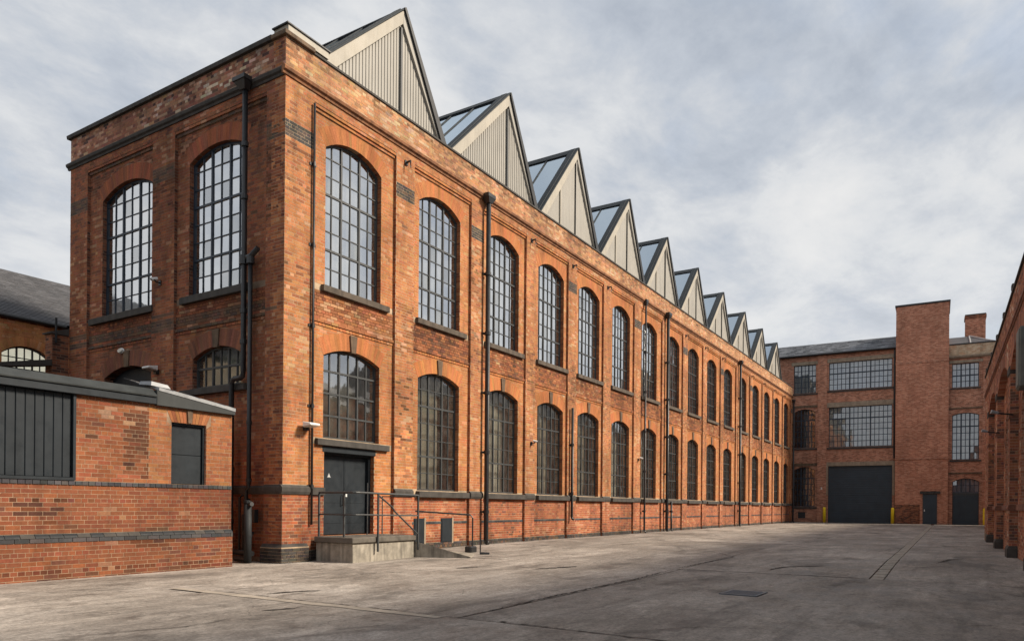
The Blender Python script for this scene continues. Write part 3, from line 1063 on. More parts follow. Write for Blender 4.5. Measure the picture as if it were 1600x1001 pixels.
def bay_wall(mb, fr, a, b, ops, ztop, d0, d1, tex, mort):
    """panel from a to b with openings stacked in height"""
    z = -0.15
    for op in ops:
        l, r = op.c - op.w / 2, op.c + op.w / 2
        wall_piece(mb, fr, rect(a, b, z, op.z0), d0, d1, tex, mort)
        wall_piece(mb, fr, rect(a, l, op.z0, op.zs), d0, d1, tex, mort)
        wall_piece(mb, fr, rect(r, b, op.z0, op.zs), d0, d1, tex, mort)
        zt = min(op.top + .02, ztop - .002)
        crv = op.outline(12)
        wall_piece(mb, fr, [(a, op.zs)] + [(s, zz) for s, zz in crv] + [(b, op.zs), (b, zt), (a, zt)] if op.R else
                   [(a, op.zs), (b, op.zs), (b, zt), (a, zt)], d0, d1, tex, mort)
        z = zt
    wall_piece(mb, fr, rect(a, b, z, ztop), d0, d1, tex, mort)


def sash(bay, floor):
    return None


wl = MB()
frl = LONG
# piers between bays
piers = [(0.0, PLft[0])] + [(PR[i], PLft[i + 1]) for i in range(15)] + [(PR[15], ULEN)]
for a, b in piers:
    wall_piece(wl, frl, rect(a, b, -.15, ZP), -.45, -.0028, 'tex_orange', 'mortar')
openings = []
for i, L in enumerate(LEFTS):
    w = OW if i < 8 else 1.86
    c = L + w / 2
    if i == 0:
        ops = [Opening(L + OW / 2 - .02, OW, 2.78, 4.74, 4.97), Opening(c, w, 6.40, 9.66, 9.98)]
    else:
        ops = [Opening(c, w, 1.62, 4.74, 4.97), Opening(c, w, 6.40, 9.66, 9.98)]
    openings.append(ops)
    if i == 0:
        # door opening under the first window
        dz0, dz1, dl, dr_ = 0.46, 2.50, 1.30, 3.02
        wall_piece(wl, frl, rect(PLft[0], PR[0], -.15, dz0), -.45, REC - .0028, 'tex_orange', 'mortar')
        wall_piece(wl, frl, rect(PLft[0], dl, dz0, dz1), -.45, REC - .0028, 'tex_orange', 'mortar')
        wall_piece(wl, frl, rect(dr_, PR[0], dz0, dz1), -.45, REC - .0028, 'tex_orange', 'mortar')
        wall_piece(wl, frl, rect(PLft[0], PR[0], dz1, 2.78), -.45, REC - .0028, 'tex_orange', 'mortar')
        op = ops[0]
        l, r = op.c - op.w / 2, op.c + op.w / 2
        for pl in (rect(PLft[0], l, 2.78, op.zs), rect(r, PR[0], 2.78, op.zs),
                   [(PLft[0], op.zs)] + op.outline(12) + [(PR[0], op.zs), (PR[0], op.top + .02), (PLft[0], op.top + .02)]):
            wall_piece(wl, frl, pl, -.45, REC - .0028, 'tex_orange', 'mortar')
        op = ops[1]
        wall_piece(wl, frl, rect(PLft[0], PR[0], ops[0].top + .02, op.z0), -.45, REC - .0028, 'tex_orange', 'mortar')
        l, r = op.c - op.w / 2, op.c + op.w / 2
        for pl in (rect(PLft[0], l, op.z0, op.zs), rect(r, PR[0], op.z0, op.zs),
                   [(PLft[0], op.zs)] + op.outline(12) + [(PR[0], op.zs), (PR[0], ZP), (PLft[0], ZP)]):
            wall_piece(wl, frl, pl, -.45, REC - .0028, 'tex_orange', 'mortar')
    else:
        bay_wall(wl, frl, PLft[i], PR[i], ops, ZP, -.45, REC - .0028, 'tex_orange', 'mortar')
wall_piece(wl, frl, rect(0, ULEN, ZP, ZPAR), -.40, -.0028, 'tex_orange', 'mortar')
wl.build('wall', fac)

# end wall
we = MB()
EW = 9.0
fre = ENDW
eops = [[Opening(2.46, 1.84, 4.02, 4.74, 4.98), Opening(2.49, 2.12, 6.32, 9.60, 9.86)],
        [Opening(6.22, 2.2, 3.2, 4.60, 4.86), Opening(6.27, 2.38, 6.32, 9.50, 9.82)]]
EP = [(0.0, 0.62), (4.05, 5.0), (8.1, 9.0)]
EPAN = [(0.62, 4.05), (5.0, 8.1)]
for a, b in EP:
    a0 = 0.452 if a == 0 else a
    wall_piece(we, fre, rect(a0, b, -.15, ZP), -.45, -.0028, 'tex_sooty', 'mortar_dark')
for (a, b), ops in zip(EPAN, eops):
    bay_wall(we, fre, a, b, ops, ZP, -.45, REC - .0028, 'tex_sooty', 'mortar_dark')
wall_piece(we, fre, rect(0.402, EW, ZP, ZPAR), -.40, -.0028, 'tex_sooty', 'mortar_dark')
# corner return of the long wall shown on the end face
wall_piece(we, fre, rect(0.009, .452, -.15, ZP), -.0028 - .003, -.0028, 'tex_sooty', 'mortar_dark')
wall_piece(we, fre, rect(0.009, .402, ZP, ZPAR), -.0028 - .003, -.0028, 'tex_sooty', 'mortar_dark')
# far side and back walls closing the block
we.box(LONG, 0.46, ULEN, -EW - .3, -EW + .02, -.15, 11.3, 'tex_sooty')
we.box(LONG, ULEN - .3, ULEN, -EW + .03, -.46, -.15, 11.3, 'tex_orange')
we.build('wall', fac)
rf = MB()
rf.box(LONG, .41, ULEN - .31, -EW + .02, -.41, 11.0, 11.25, 'roof_metal')  # unseen flat deck added to block light from above
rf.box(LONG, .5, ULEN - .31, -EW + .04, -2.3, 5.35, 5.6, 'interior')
rf.build('roof_deck', fac)

# brick skins of the long wall
BK = 9.35


def pier_zone(k):
    z = k * .075
    if 9.33 < z < 9.72:
        return 'black'
    return None


for i, (a, b) in enumerate(piers):
    bk.lay(LONG, a + .002, b, 1.65, 5.55, 0, 'pier', off=.01 * i)
    bk.lay(LONG, a + .002, b, 5.55, 10.5, 0, 'pier', zonef=pier_zone if i % 2 == 0 or i == 1 else None)
    bk.lay(LONG, a + .002, b, .15, 1.425, 0, 'dado')
    bk.lay(LONG, a + .002, b, -.15, .15, 0.012, 'black')
for i, ops in enumerate(openings):
    a, b = PLft[i], PR[i]
    if i == 0:
        o0 = Opening(2.16, 1.72, .46, 2.5, 2.5); o0.top = 2.6
        bk.lay(LONG, a, b, .15, 1.425, REC, 'dado', [o0])
        bk.lay(LONG, a, b, 1.425, 2.625, REC, 'panel', [o0])
        bk.lay(LONG, a, b, 2.775, 5.4, REC, 'panel', [ops[0]])
    else:
        bk.lay(LONG, a, b, .15, .675, REC, 'dado')
        bk.lay(LONG, a, b, .675, .75, REC + .012, 'blue')
        bk.lay(LONG, a, b, .75, 1.425, REC, 'dado')
        bk.lay(LONG, a, b, 1.65, 5.4, REC, 'panel', [ops[0]])
    bk.lay(LONG, a, b, -.15, .15, REC + .012, 'black')
    bk.lay(LONG, a, b, 5.4, 5.475, REC + .02, 'panel')
    bk.lay(LONG, a, b, 5.475, 5.55, REC + .045, 'spandrel')
    bk.lay(LONG, a, b, 5.55, 6.225, REC + .012, 'spandrel')
    bk.lay(LONG, a, b, 6.375, 10.35, REC, 'panel', [ops[1]])
    bk.voussoirs(LONG, ops[0], REC + .001, 'arch')
    bk.voussoirs(LONG, ops[1], REC + .001, 'arch')
bk.lay(LONG, .002, ULEN, 10.875, 11.55, 0.0, 'parapet')
# end wall skins


def end_zone(k):
    z = k * .075
    if 9.3 < z < 9.75:
        return 'soot'
    if 5.55 <= z < 6.0 and rng.random() < .4:
        return 'soot'
    return None


for a, b in EP:
    bk.lay(ENDW, a + .002, b, .3 if a == 0 else 0, 1.425, 0, 'end_pier')
    bk.lay(ENDW, a + .002, b, 1.65, 10.5, 0, 'end_pier', zonef=end_zone)
    bk.lay(ENDW, a + .002, b, 1.425, 1.65, 0, 'end_pier')
for (a, b), ops in zip(EPAN, eops):
    bk.lay(ENDW, a, b, 0, 5.4, REC, 'end', [ops[0]])
    bk.lay(ENDW, a, b, 5.4, 5.475, REC + .02, 'end')
    bk.lay(ENDW, a, b, 5.475, 5.55, REC + .045, 'soot')
    bk.lay(ENDW, a, b, 5.55, 6.15, REC + .012, 'end', zonef=lambda k: 'soot' if 5.55 < k * .075 < 5.8 else None)
    bk.lay(ENDW, a, b, 6.3, 10.35, REC, 'end', [ops[1]])
    bk.voussoirs(ENDW, ops[0], REC + .001, 'arch_soot')
    bk.voussoirs(ENDW, ops[1], REC + .001, 'arch_end')
bk.lay(ENDW, .002, EW, 10.875, 11.55, 0, 'end_parapet')
# corner base plinth of black engineering bricks
pl = MB()
pl.box(LONG, -.085, .70, -.02, .085, -.2, .24, 'mortar')
pl.prism(LONG, [(-.085, .24), (.70, .24), (.70, .25), (-.085, .25)], -.02, .085, 'mortar')
pl.hexa([(-.085, -.085, .25), (.70, -.085, .25), (.70, .02, .25), (-.085, .02, .25), (-.006, -.006, .318), (.70, -.006, .318), (.70, .02, .318), (-.006, .02, .318)], 'stone_dark')
pl.box(ENDW, .021, .62, -.02, .085, -.2, .24, 'mortar')
pl.hexa([(-.085, .021, .24), (.0, .021, .24), (.0, .62, .24), (-.085, .62, .24), (-.006, .021, .318), (.0, .021, .318), (.0, .62, .318), (-.006, .62, .318)], 'stone_dark')
pl.build('plinth', fac)
bk.lay(LONG, -.085, .70, -.15, .225, .093, 'black')
bk.lay(ENDW, -.085, .62, -.15, .225, .093, 'black')
bk.finish(fac, lambda c: ~((c[:, 0] < 0.05) & (c[:, 1] > .9) & (c[:, 2] < 3.6)), 300)

# windows of the long wall
random.seed(21)
for i, ops in enumerate(openings):
    lo, hi = ops
    far = i > 6
    cs = 'curtain_white' if i in (0, 1, 2, 3) else ('curtain_grey' if i in (4, 5, 6, 7, 10) else 'curtain_dark')
    window(fac, LONG, hi, REC - .13, 6, 8, (2, 4), (2, 5), split=i < 2, curtain=cs if i < 15 else 'curtain_dark',
           sill=(hi.c - hi.w / 2 - .12, hi.c + hi.w / 2 + .26, -.30, REC + .10, 6.22, 6.40, 'sill_stone'))
    if i == 0:
        window(fac, LONG, lo, REC - .13, 6, 4, (2, 4), (1, 2, 3), split=True, curtain='curtain_dark', hv=.045, bar=.035, glass='glass_mid',
               sill=(1.02, 3.52, -.30, REC + .09, 2.60, 2.78, 'stone_dark'), cd=.5)
    else:
        window(fac, LONG, lo, REC - .13, 6, 7, (2, 4), (2, 5), split=i == 1, curtain='curtain_dark' if i % 3 != 2 else 'curtain_grey', cd=.38, glass='glass_dim',
               sill=(lo.c - lo.w / 2 - .05, lo.c + lo.w / 2 + .42, -.30, REC + .13, 1.43, 1.62, 'stone_dark'),
               curtain_span=(0.12 * random.random(), .75 + .25 * random.random()))
# windows of the end wall
window(fac, ENDW, eops[0][1], REC - .11, 6, 8, (2, 4), (2, 5), frame='frame_blue', split=True, curtain='curtain_white',
       sill=(1.18, 3.78, -.30, REC + .12, 6.12, 6.32, 'stone_dark'))
window(fac, ENDW, eops[1][1], REC - .11, 6, 8, (2, 4), (2, 5), frame='frame_blue', split=True, curtain='curtain_white',
       sill=(4.95, 7.95, -.30, REC + .12, 6.12, 6.32, 'stone_dark'))
window(fac, ENDW, eops[0][0], REC - .12, 6, 2, (2, 4), (1,), split=True, curtain='curtain_grey', bar=.035, glass='glass_low',
       sill=(1.3, 3.75, -.30, REC + .12, 3.84, 4.02, 'stone_dark'))
# blind arched doorway of the end wall, boarded dark
bd = MB()
op = eops[1][0]
bd.prism(ENDW, [(op.c - op.w / 2, op.z0)] + [(op.c + op.w / 2, op.z0)] + op.outline(12)[::-1], REC - .3, REC - .25, 'door_grey')
bd.build('boarded_opening', fac)

# stone trim
bk2 = Bricks(12)
tr = MB()
for i, (a, b) in enumerate(piers):
    tr = MB()
    tr.sweep(LONG, [(-.02, 1.43), (.03, 1.43), (.055, 1.49), (.055, 1.58), (.0, 1.64), (-.02, 1.64)], a if i else -.055, b, 'stone_dark')
    tr.build('band_course', fac)
tr = MB()
tr.sweep(ENDW, [(-.02, 1.43), (.03, 1.43), (.055, 1.49), (.055, 1.58), (.0, 1.64), (-.02, 1.64)], .021, .62, 'stone_dark')
tr.sweep(ENDW, [(REC - .02, 1.43), (REC + .05, 1.43), (REC + .07, 1.58), (REC - .02, 1.64)], .625, 4.0, 'stone_dark')
tr.build('band_course', fac)
tr = MB()
tr.sweep(LONG, [(-.05, 1.43), (REC + .05, 1.43), (REC + .05, 1.6), (-.3, 1.64), (-.3, 1.43)], PLft[0], 1.30, 'stone_dark')
tr.build('band_course', fac)
for i, ops in enumerate(openings):
    a, b = PLft[i], PR[i]
    for op, wd, hgt in ((ops[0], .10, .42),):
        k = MB()
        zb = op.zc - .03
        k.prism(LONG, [(op.c - wd * .75, zb), (op.c + wd * .75, zb), (op.c + wd * 1.2, zb + hgt), (op.c - wd * 1.2, zb + hgt)], -.3, REC + .04, 'stone_weathered')
        k.build('keystone', fac)
    # corbelled head of each recessed bay
    c1 = MB()
    c1.box(LONG, a, b, REC - .01, -.049, 10.352, 10.424, 'mortar')
    c1.box(LONG, a, b, REC - .01, -.016, 10.441, 10.499, 'mortar')
    bk2.lay(LONG, a, b, 10.35, 10.425, -.045, 'panel')
    bk2.lay(LONG, a, b, 10.425, 10.5, -.012, 'panel')
    c1.box(LONG, a, b, REC - .02, -.055, 10.425, 10.44, 'mortar_dark')
    c1.build('corbel', fac)
for (a, b), ops in zip(EPAN, eops):
    op = ops[0]
    k = MB()
    k.prism(ENDW, [(op.c - .09, op.zc - .03), (op.c + .09, op.zc - .03), (op.c + .13, op.zc + .4), (op.c - .13, op.zc + .4)], -.3, REC + .035, 'stone_weathered')
    k.build('keystone', fac)
    c1 = MB()
    c1.box(ENDW, a, b, REC - .01, -.049, 10.352, 10.40, 'mortar_dark')
    c1.box(ENDW, a, b, REC - .01, -.016, 10.44, 10.499, 'mortar_dark')
    bk2.lay(ENDW, a, b, 10.35, 10.425, -.045, 'soot')
    bk2.lay(ENDW, a, b, 10.425, 10.5, -.012, 'end')
    c1.box(ENDW, a, b, REC - .02, -.055, 10.40, 10.44, 'mortar_dark')
    c1.build('corbel', fac)
# frieze bricks between corbel and cornice
fz = bk2
fz.lay(LONG, .002, ULEN, 10.5, 10.725, .0, 'pier')
fz.lay(ENDW, .002, EW, 10.5, 10.725, .0, 'end')
o = fz.finish(fac, lambda c: np.zeros(len(c), bool), 0)
o.name = 'frieze'
CPR = [(-.02, 10.70), (.03, 10.70), (.04, 10.75), (.085, 10.78), (.10, 10.84), (.06, 10.885), (-.02, 10.90)]
x = -.10
while x < ULEN - .05:
    e = min(x + 1.22, ULEN)
    c = MB(); c.sweep(LONG, CPR, x + .003, e - .003, 'brick_cornice'); c.build('cornice_stone', fac)
    x = e
x = .022
while x < EW:
    e = min(x + 1.22, EW + .1)
    c = MB(); c.sweep(ENDW, CPR, x + .003, e - .003, 'stone_dark'); c.build('cornice_stone', fac)
    x = e
# copings
x = .80
while x < ULEN - .05:
    e = min(x + .95, ULEN)
    c = MB(); c.sweep(LONG, [(-.43, 11.565), (.035, 11.565), (.035, 11.615), (.0, 11.635), (-.43, 11.655)], x + .003, e - .003, 'stone_dark'); c.build('coping_stone', fac)
    x = e
c = MB()
c.box(LONG, -.075, .80, -.43, .075, 11.565, 11.67, 'stone_weathered'); c.build('coping_stone', fac, bevel=.012)
c = MB(); c.box(LONG, .05, 1.25, -.45, .02, 11.672, 11.84, 'cream'); c.box(LONG, .0, 1.3, -.47, .05, 11.841, 11.87, 'cap_black'); c.build('gutter_box', fac)
x = .432
while x < EW:
    e = min(x + 1.05, EW + .08)
    c = MB(); c.sweep(ENDW, [(-.43, 11.57), (.075, 11.57), (.09, 11.66), (.05, 11.70), (-.43, 11.71)], x + .003, e - .003, 'stone_dark'); c.build('coping_stone', fac)
    x = e

# ------------------------------------------------------------------ sawtooth roof
RU = [4.26, 9.66, 14.72, 19.85, 24.78, 29.78, 34.88, 40.1, 45.1, 50.08]
RZ = [14.70, 15.0, 15.28, 15.12, 14.95, 14.8, 14.7, 14.66, 14.58, 14.5]
for k, (ur, zr) in enumerate(zip(RU, RZ)):
    ul = 1.10 if k == 0 else RU[k - 1] + 1.98
    uv = ur + 1.90
    zb = 11.62
    gy = -.32                                            # d of the gable face
    Yb = -8.9
    r = MB()
    # main body: steep north face and the underside
    r.prism(LONG, [(ul + .06, zb), (uv - .06, zb), (ur, zr - .08)], gy - .12, gy - .06, 'cap_black')
    ms = MB()
    body = r
    # steep slope sheet
    nx, nz = (zr - zb), (uv - ur)
    ln = math.hypot(nx, nz)
    tx, tz = nx / ln, nz / ln
    body.prism(LONG, [(ur, zr), (uv, zb), (uv - .10, zb), (ur - .02, zr - .14)], Yb, gy - .05, 'cap_black')
    body.box(LONG, ul, uv - .2, Yb, Yb + .1, zb - .3, zb + .1, 'cap_black')
    saw = body.build('sawtooth_roof', fac)
    # glazed slope: kerb, ridge, bars, panes
    lx, lz = ur - ul, zr - zb
    ll = math.hypot(lx, lz)
    nxl, nzl = -lz / ll, lx / ll

    def pt(f, off):
        return (ul + lx * f + nxl * off, zb + lz * f + nzl * off)
    fm = MB()
    for f0, f1, o0, o1 in ((0.0, .06, -.10, .045), (.93, 1.0, -.12, .05)):
        a, b, c_, d_ = pt(f0, o0), pt(f1, o0), pt(f1, o1), pt(f0, o1)
        fm.prism(LONG, [a, b, c_, d_], Yb, gy - .26, 'roof_frame')
    a, b, c_, d_ = pt(0, -.08), pt(1.0, -.08), pt(1.0, .06), pt(0, .06)
    fm.prism(LONG, [a, b, c_, d_], gy - .26, gy - .04, 'roof_frame')
    y = gy - .275 - .95
    while y > Yb:
        a, b, c_, d_ = pt(.06, -.05), pt(.93, -.05), pt(.93, .035), pt(.06, .035)
        fm.prism(LONG, [a, b, c_, d_], y - .025, y + .025, 'roof_frame')
        y -= .95
    fm.build('rooflight_frame', saw)
    gm = MB()
    y = gy - .28
    while y > Yb + .2:
        a, b, c_, d_ = pt(.06, -.005), pt(.93, -.005), pt(.93, .006), pt(.06, .006)
        gm.prism(LONG, [a, b, c_, d_], y - .93, y - .005, 'glass_roof')
        y -= .95
    gm.build('rooflight_glass', saw)
    a, b, c_, d_ = pt(.04, -.34), pt(.86, -.34), pt(.86, -.30), pt(.04, -.30)
    um = MB(); um.prism(LONG, [a, b, c_, d_], Yb + .1, gy - .2, 'interior'); um.build('dark_roof_backing', saw)  # dark sheet added under the glass to stand in for a dark roof interior
    # gable: bargeboards and ribbed cladding
    bw = .31
    inner_l = [pt(.0, -bw), pt(1.0, -bw)]
    bb = MB()
    apex_in_z = zr - .41
    lo_l = (ul, zb); lo_li = (ul + bw * ll / lz, zb)
    sl = (apex_in_z - zb) / (ur - lo_li[0] - .0)
    bb.prism(LONG, [lo_l, lo_li, (ur - .03, apex_in_z), (ur + .005, zr - .02)], gy - .05, gy + .06, 'cream')
    bb.build('bargeboard', saw, bevel=.006)
    bb = MB()
    rw = .085 * ln / nx + .06
    bb.prism(LONG, [(uv - .02, zb), (ur + .01, zr - .03), (ur - .02, apex_in_z - .015), (uv - rw - .04, zb)], gy - .05, gy + .05, 'cladding')
    bb.build('bargeboard', saw, bevel=.006)
    cp = MB()
    cp.prism(LONG, [(uv + .10, zb), (ur + .04, zr + .06), (ur - .03, zr + .02), (uv - .16, zb)], gy - .06, gy + .11, 'cap_black')
    cp.prism(LONG, [pt(0, 0), pt(1.0, 0), pt(1.012, .035), pt(0, .035)], gy - .06, gy + .085, 'roof_frame')
    cp.build('capping', saw)
    cl = MB()
    if k < 3:
        pitch = .118
    else:
        pitch = .16
    s = lo_li[0]
    ends = uv - rw - .04
    prof = []
    while s < ends:
        prof += [(s, 0), (s + pitch * .22, 0), (s + pitch * .34, 1), (s + pitch * .88, 1)]
        s += pitch

    def topz(s):
        if s < ur - .03:
            return zb + (apex_in_z - zb) * (s - lo_li[0]) / (ur - .03 - lo_li[0]) + .03
        return apex_in_z + (zb - apex_in_z) * (s - ur + .03) / (ends - ur + .03) + .03
    depth = .02 if k < 2 else .008
    for (s0, d0), (s1, d1) in zip(prof, prof[1:]):
        t0, t1 = topz(s0), topz(s1)
        if t0 < zb and t1 < zb:
            continue
        P = [LONG.P(s0, gy - .035 + d0 * depth, zb - .05), LONG.P(s1, gy - .035 + d1 * depth, zb - .05),
             LONG.P(s1, gy - .035 + d1 * depth, max(t1, zb)), LONG.P(s0, gy - .035 + d0 * depth, max(t0, zb))]
        ii = cl.pts(P)
        cl.face(ii, 'cladding')
    cl.build('gable_cladding', saw)
    po = MB()
    po.box(LONG, ur - .085, ur - .015, gy - .03, gy + .03, zb, apex_in_z - .1, 'frame_grey' if k < 2 else 'cladding')
    if k >= 2:
        po.box(LONG, ur - .10, ur - .09, gy - .03, gy + .012, zb, apex_in_z - .12, 'cap_black')
        tp = MB(); tp.box(LONG, ur - 1.35, ur - 1.28, gy - .03, gy + .02, zb, topz(ur - 1.35) - .03, 'cream'); tp.build('cladding_trim', saw)
    po.build('gable_post', saw)

# ------------------------------------------------------------------ door, vents
dr = MB()
dl, drr = 1.30, 3.02
dr.box(LONG, dl, dl + .07, -.36, REC - .12, .46, 2.5, 'door_grey')
dr.box(LONG, drr - .07, drr, -.36, REC - .12, .46, 2.5, 'door_grey')
dr.box(LONG, dl + .07, drr - .07, -.36, REC - .12, 2.40, 2.5, 'door_grey')
dr.box(LONG, dl, drr, -.40, -.362, .46, 2.5, 'interior')
door = dr.build('double_door', fac)
for a, b in ((dl + .075, 2.155), (2.165, drr - .075)):
    lf = MB()
    lf.box(LONG, a, b, -.34, -.29, .48, 2.395, 'door_grey')
    for z in (.75, 1.0, 1.25):
        lf.box(LONG, a + .08, b - .08, -.29, -.283, z, z + .012, 'door_grey')
    lf.box(LONG, a + .03, a + .05, -.29, -.284, .5, 2.37, 'door_grey')
    lf.build('door_leaf', door, bevel=.004)
hd = MB()
hd.tube([LONG.P(2.08, -.27, 1.18), LONG.P(2.08, -.235, 1.20), LONG.P(2.08, -.235, 1.42), LONG.P(2.08, -.27, 1.44)], .012, 'black_iron', 6)
hd.box(LONG, 2.2, 2.25, -.29, -.26, 1.40, 1.47, 'white')
hd.build('door_handle', door)
sg = MB()
sg.prism(LONG, [(1.60, 1.86), (1.72, 1.86), (1.66, 1.97)], -.2895, -.286, 'lead')
sg.prism(LONG, [(1.63, 1.875), (1.69, 1.875), (1.66, 1.93)], -.286, -.284, 'lamp_glass')
sg.build('warning_sign', door)
ln = MB()
ln.box(LONG, 1.25, 3.07, -.3, REC + .012, 2.45, 2.595, 'door_grey')
ln.build('lintel', fac, bevel=.008)
for a, b in ((4.62, 5.06), (5.84, 6.36)):
    v = MB()
    v.box(LONG, a, b, REC - .03, REC + .018, .14, .84, 'door_grey')
    v.box(LONG, a + .03, b - .03, REC + .018, REC + .03, .17, .80, 'door_grey')
    v.box(LONG, b + .004, b + .07, REC - .03, REC + .02, .10, .86, 'stone_buff')
    v.build('vent_hatch', fac)

# wall hooks (tie ends) on the piers
hk = None
for i, (a, b) in enumerate(piers):
    if i in (0, 2, 6, 7, 11, 16):
        continue
    m = MB()
    c = (a + b) / 2
    m.tube([LONG.P(c, 0, 10.38), LONG.P(c, .16, 10.40), LONG.P(c, .17, 10.22)], [.035, .03, .02], 'black_iron', 6)
    m.box(LONG, c - .06, c + .06, 0, .03, 10.32, 10.44, 'black_iron')
    m.build('wall_hook', fac)

# ------------------------------------------------------------------ rainwater pipes
GP = 'rainwater pipes on the long factory wall'


def downpipe(label, fr, s, z0, z1, r, hopper=True, d=.10, shoe=True, mat='black_iron', group=None):
    t = thing('drainpipe', label, 'drainpipe', tuple(fr.P(s, d, 0)), 0, group)
    inv = np.array(fr.P(s, d, 0))
    m = MB()
    P = [fr.P(s, d, z1), fr.P(s, d, z0 + .12)]
    if shoe:
        P += [fr.P(s, d + .02, z0 + .06), fr.P(s, d + .09, z0 + .01)]
    m.tube([np.array(p) - inv for p in P], r, mat, 10)
    m.build('pipe', t, smooth=True)
    z = z0 + 1.0
    while z < z1 - .4:
        c = MB()
        c.tube([np.array(fr.P(s, d, z + q)) - inv for q in (-.05, .05)], r * 1.28, mat, 10)
        c.box(Fr(-inv + fr.o, fr.S, fr.O), s - r - .07, s + r + .07, .002, d * .35, z - .03, z + .03, mat)
        c.build('bracket', t)
        z += 1.85
    if hopper:
        h = MB()
        lf = Fr(-inv + fr.o, fr.S, fr.O)
        w, hh = r * 2.6, r * 2.4
        def ring(ww, dd, z):
            return [lf.P(s - ww, d - dd, z), lf.P(s + ww, d - dd, z), lf.P(s + ww, d + dd, z), lf.P(s - ww, d + dd, z)]
        h.hexa(ring(r * 1.1, r * 1.1, z1 - .02) + ring(w, min(d - .01, w), z1 + .14), mat)
        h.hexa(ring(w + .012, min(d - .006, w + .012), z1 + .14) + ring(w + .012, min(d - .006, w + .012), z1 + .26), mat)
        h.build('hopper', t, bevel=.006)
    return t


downpipe('thin black conduit pipe beside the corner, passing the floodlight above the steel door', LONG, .80, .62, 10.42, .028, False, .055, False, group=GP)
downpipe('thick black downpipe with hopper head between second and third window columns', LONG, 7.86, .02, 10.62, .075, True, .14, group=GP)
downpipe('slim black downpipe crossing the left edge of the seventh window column', LONG, 21.1, .02, 10.6, .045, True, .09, group=GP)
downpipe('thick black downpipe with hopper between seventh and eighth window columns', LONG, 23.95, .02, 10.62, .075, True, .14, group=GP)
downpipe('black downpipe with hopper between eleventh and twelfth window columns', LONG, 37.65, .02, 10.62, .07, True, .14, group=GP)
downpipe('short black pipe with no hopper right of the fourth ground floor window', LONG, 13.75, .7, 4.95, .05, False, .09, group=GP)
downpipe('short black waste pipe rising only to the dark sill band, beside the thick downpipe', LONG, 24.75, .0, 1.5, .05, False, .09, group=GP)
downpipe('black downpipe in the inner corner where the factory meets the far building', LONG, 55.05, .0, 10.3, .07, True, .12, group=GP)

# end-wall pipework: hopper, offset, swan neck
t = thing('drainpipe', 'black downpipe with hopper on the shaded end wall, its swan neck turning left low down', 'drainpipe', (-.13, 1.2, 0))
E0 = Fr((0.13, -1.2, 0), (0, 1, 0), (-1, 0, 0))


def ep(s, z, d=.13):
    return E0.P(s, d, z)


m = MB(); m.tube([ep(1.2, 10.65), ep(1.19, 4.25), ep(1.22, 4.12), ep(1.30, 4.08), ep(1.5, 4.08), ep(1.57, 4.05), ep(1.6, 3.95), ep(1.6, .26), ep(1.57, .14), ep(1.48, .10), ep(.62, .10, .3)], .062, 'black_iron', 10); m.build('pipe', t, smooth=True)
m = MB(); m.tube([ep(.97, 6.72), ep(.97, 1.66), ep(1.0, 1.58), ep(1.06, 1.5), ep(1.06, .06)], .05, 'black_iron', 10); m.build('pipe', t, smooth=True)
m = MB(); m.tube([ep(1.24, 6.78), ep(.95, 6.82), ep(.72, 6.95)], .06, 'black_iron', 8); m.tube([ep(1.2, 6.86), ep(1.2, 6.66)], .10, 'black_iron', 10); m.tube([ep(.97, 6.80), ep(.97, 6.64)], .09, 'black_iron', 10); m.build('branch', t)
m = MB()


def rg(w, d0, d1, z):
    return [E0.P(1.2 - w, d0, z), E0.P(1.2 + w, d0, z), E0.P(1.2 + w, d1, z), E0.P(1.2 - w, d1, z)]


m.hexa(rg(.08, .06, .21, 10.62) + rg(.19, .105, .31, 10.79), 'black_iron'); m.hexa(rg(.21, .105, .33, 10.79) + rg(.21, .105, .33, 10.89), 'black_iron')
m.build('hopper', t, bevel=.008)
for z in (9.4, 8.2, 5.6, 4.9):
    m = MB(); m.tube([ep(1.195, z - .05), ep(1.195, z + .05)], .08, 'black_iron', 10); m.build('bracket', t)
for z in (3.3, 2.0, .8):
    m = MB(); m.tube([ep(1.6, z - .05), ep(1.6, z + .05)], .08, 'black_iron', 10); m.tube([ep(1.06 if z < 1.5 else .97, z - .3), ep(1.06 if z < 1.5 else .97, z - .22)], .066, 'black_iron', 10); m.build('bracket', t)
for v0, za, zb2 in ((1.32, .1, 1.35), (1.2, .1, .95)):
    m = MB(); m.tube([ep(v0, za, .1), ep(v0, zb2, .1), ep(v0 - .02, zb2 + .06, .02)], .03, 'black_iron', 8); m.build('stub_pipe', t)
m = MB(); m.tube([ep(1.06, .55, .12), ep(.72, .55, .2), ep(.66, .5, .3), ep(.66, .1, .34)], .035, 'black_iron', 8); m.build('stub_pipe', t)
m = MB(); m.box(E0, .78, .95, .004, .12, .78, 1.08, 'black_iron'); m.build('junction_box', t, bevel=.006)
t = thing('vent_pipe', 'thick grey capped pipe standing on the yard before the corner pier', 'pipe', (-.42, .62, -.1))
m = MB(); m.tube([(0, 0, -.02), (0, 0, 1.32)], .085, 'pipe_grey', 12); m.build('pipe', t, smooth=True)
m = MB(); m.tube([(0, 0, 1.32), (0, 0, 1.36), (.02, 0, 1.41)], [.10, .10, .05], 'pipe_grey', 12); m.tube([(0, .0, 1.28), (-.02, -.16, 1.30)], .05, 'black_iron', 8); m.build('cap', t)
m = MB(); m.tube([(0, .05, .08), (0, .40, .08)], .06, 'black_iron', 10); m.build('elbow', t)

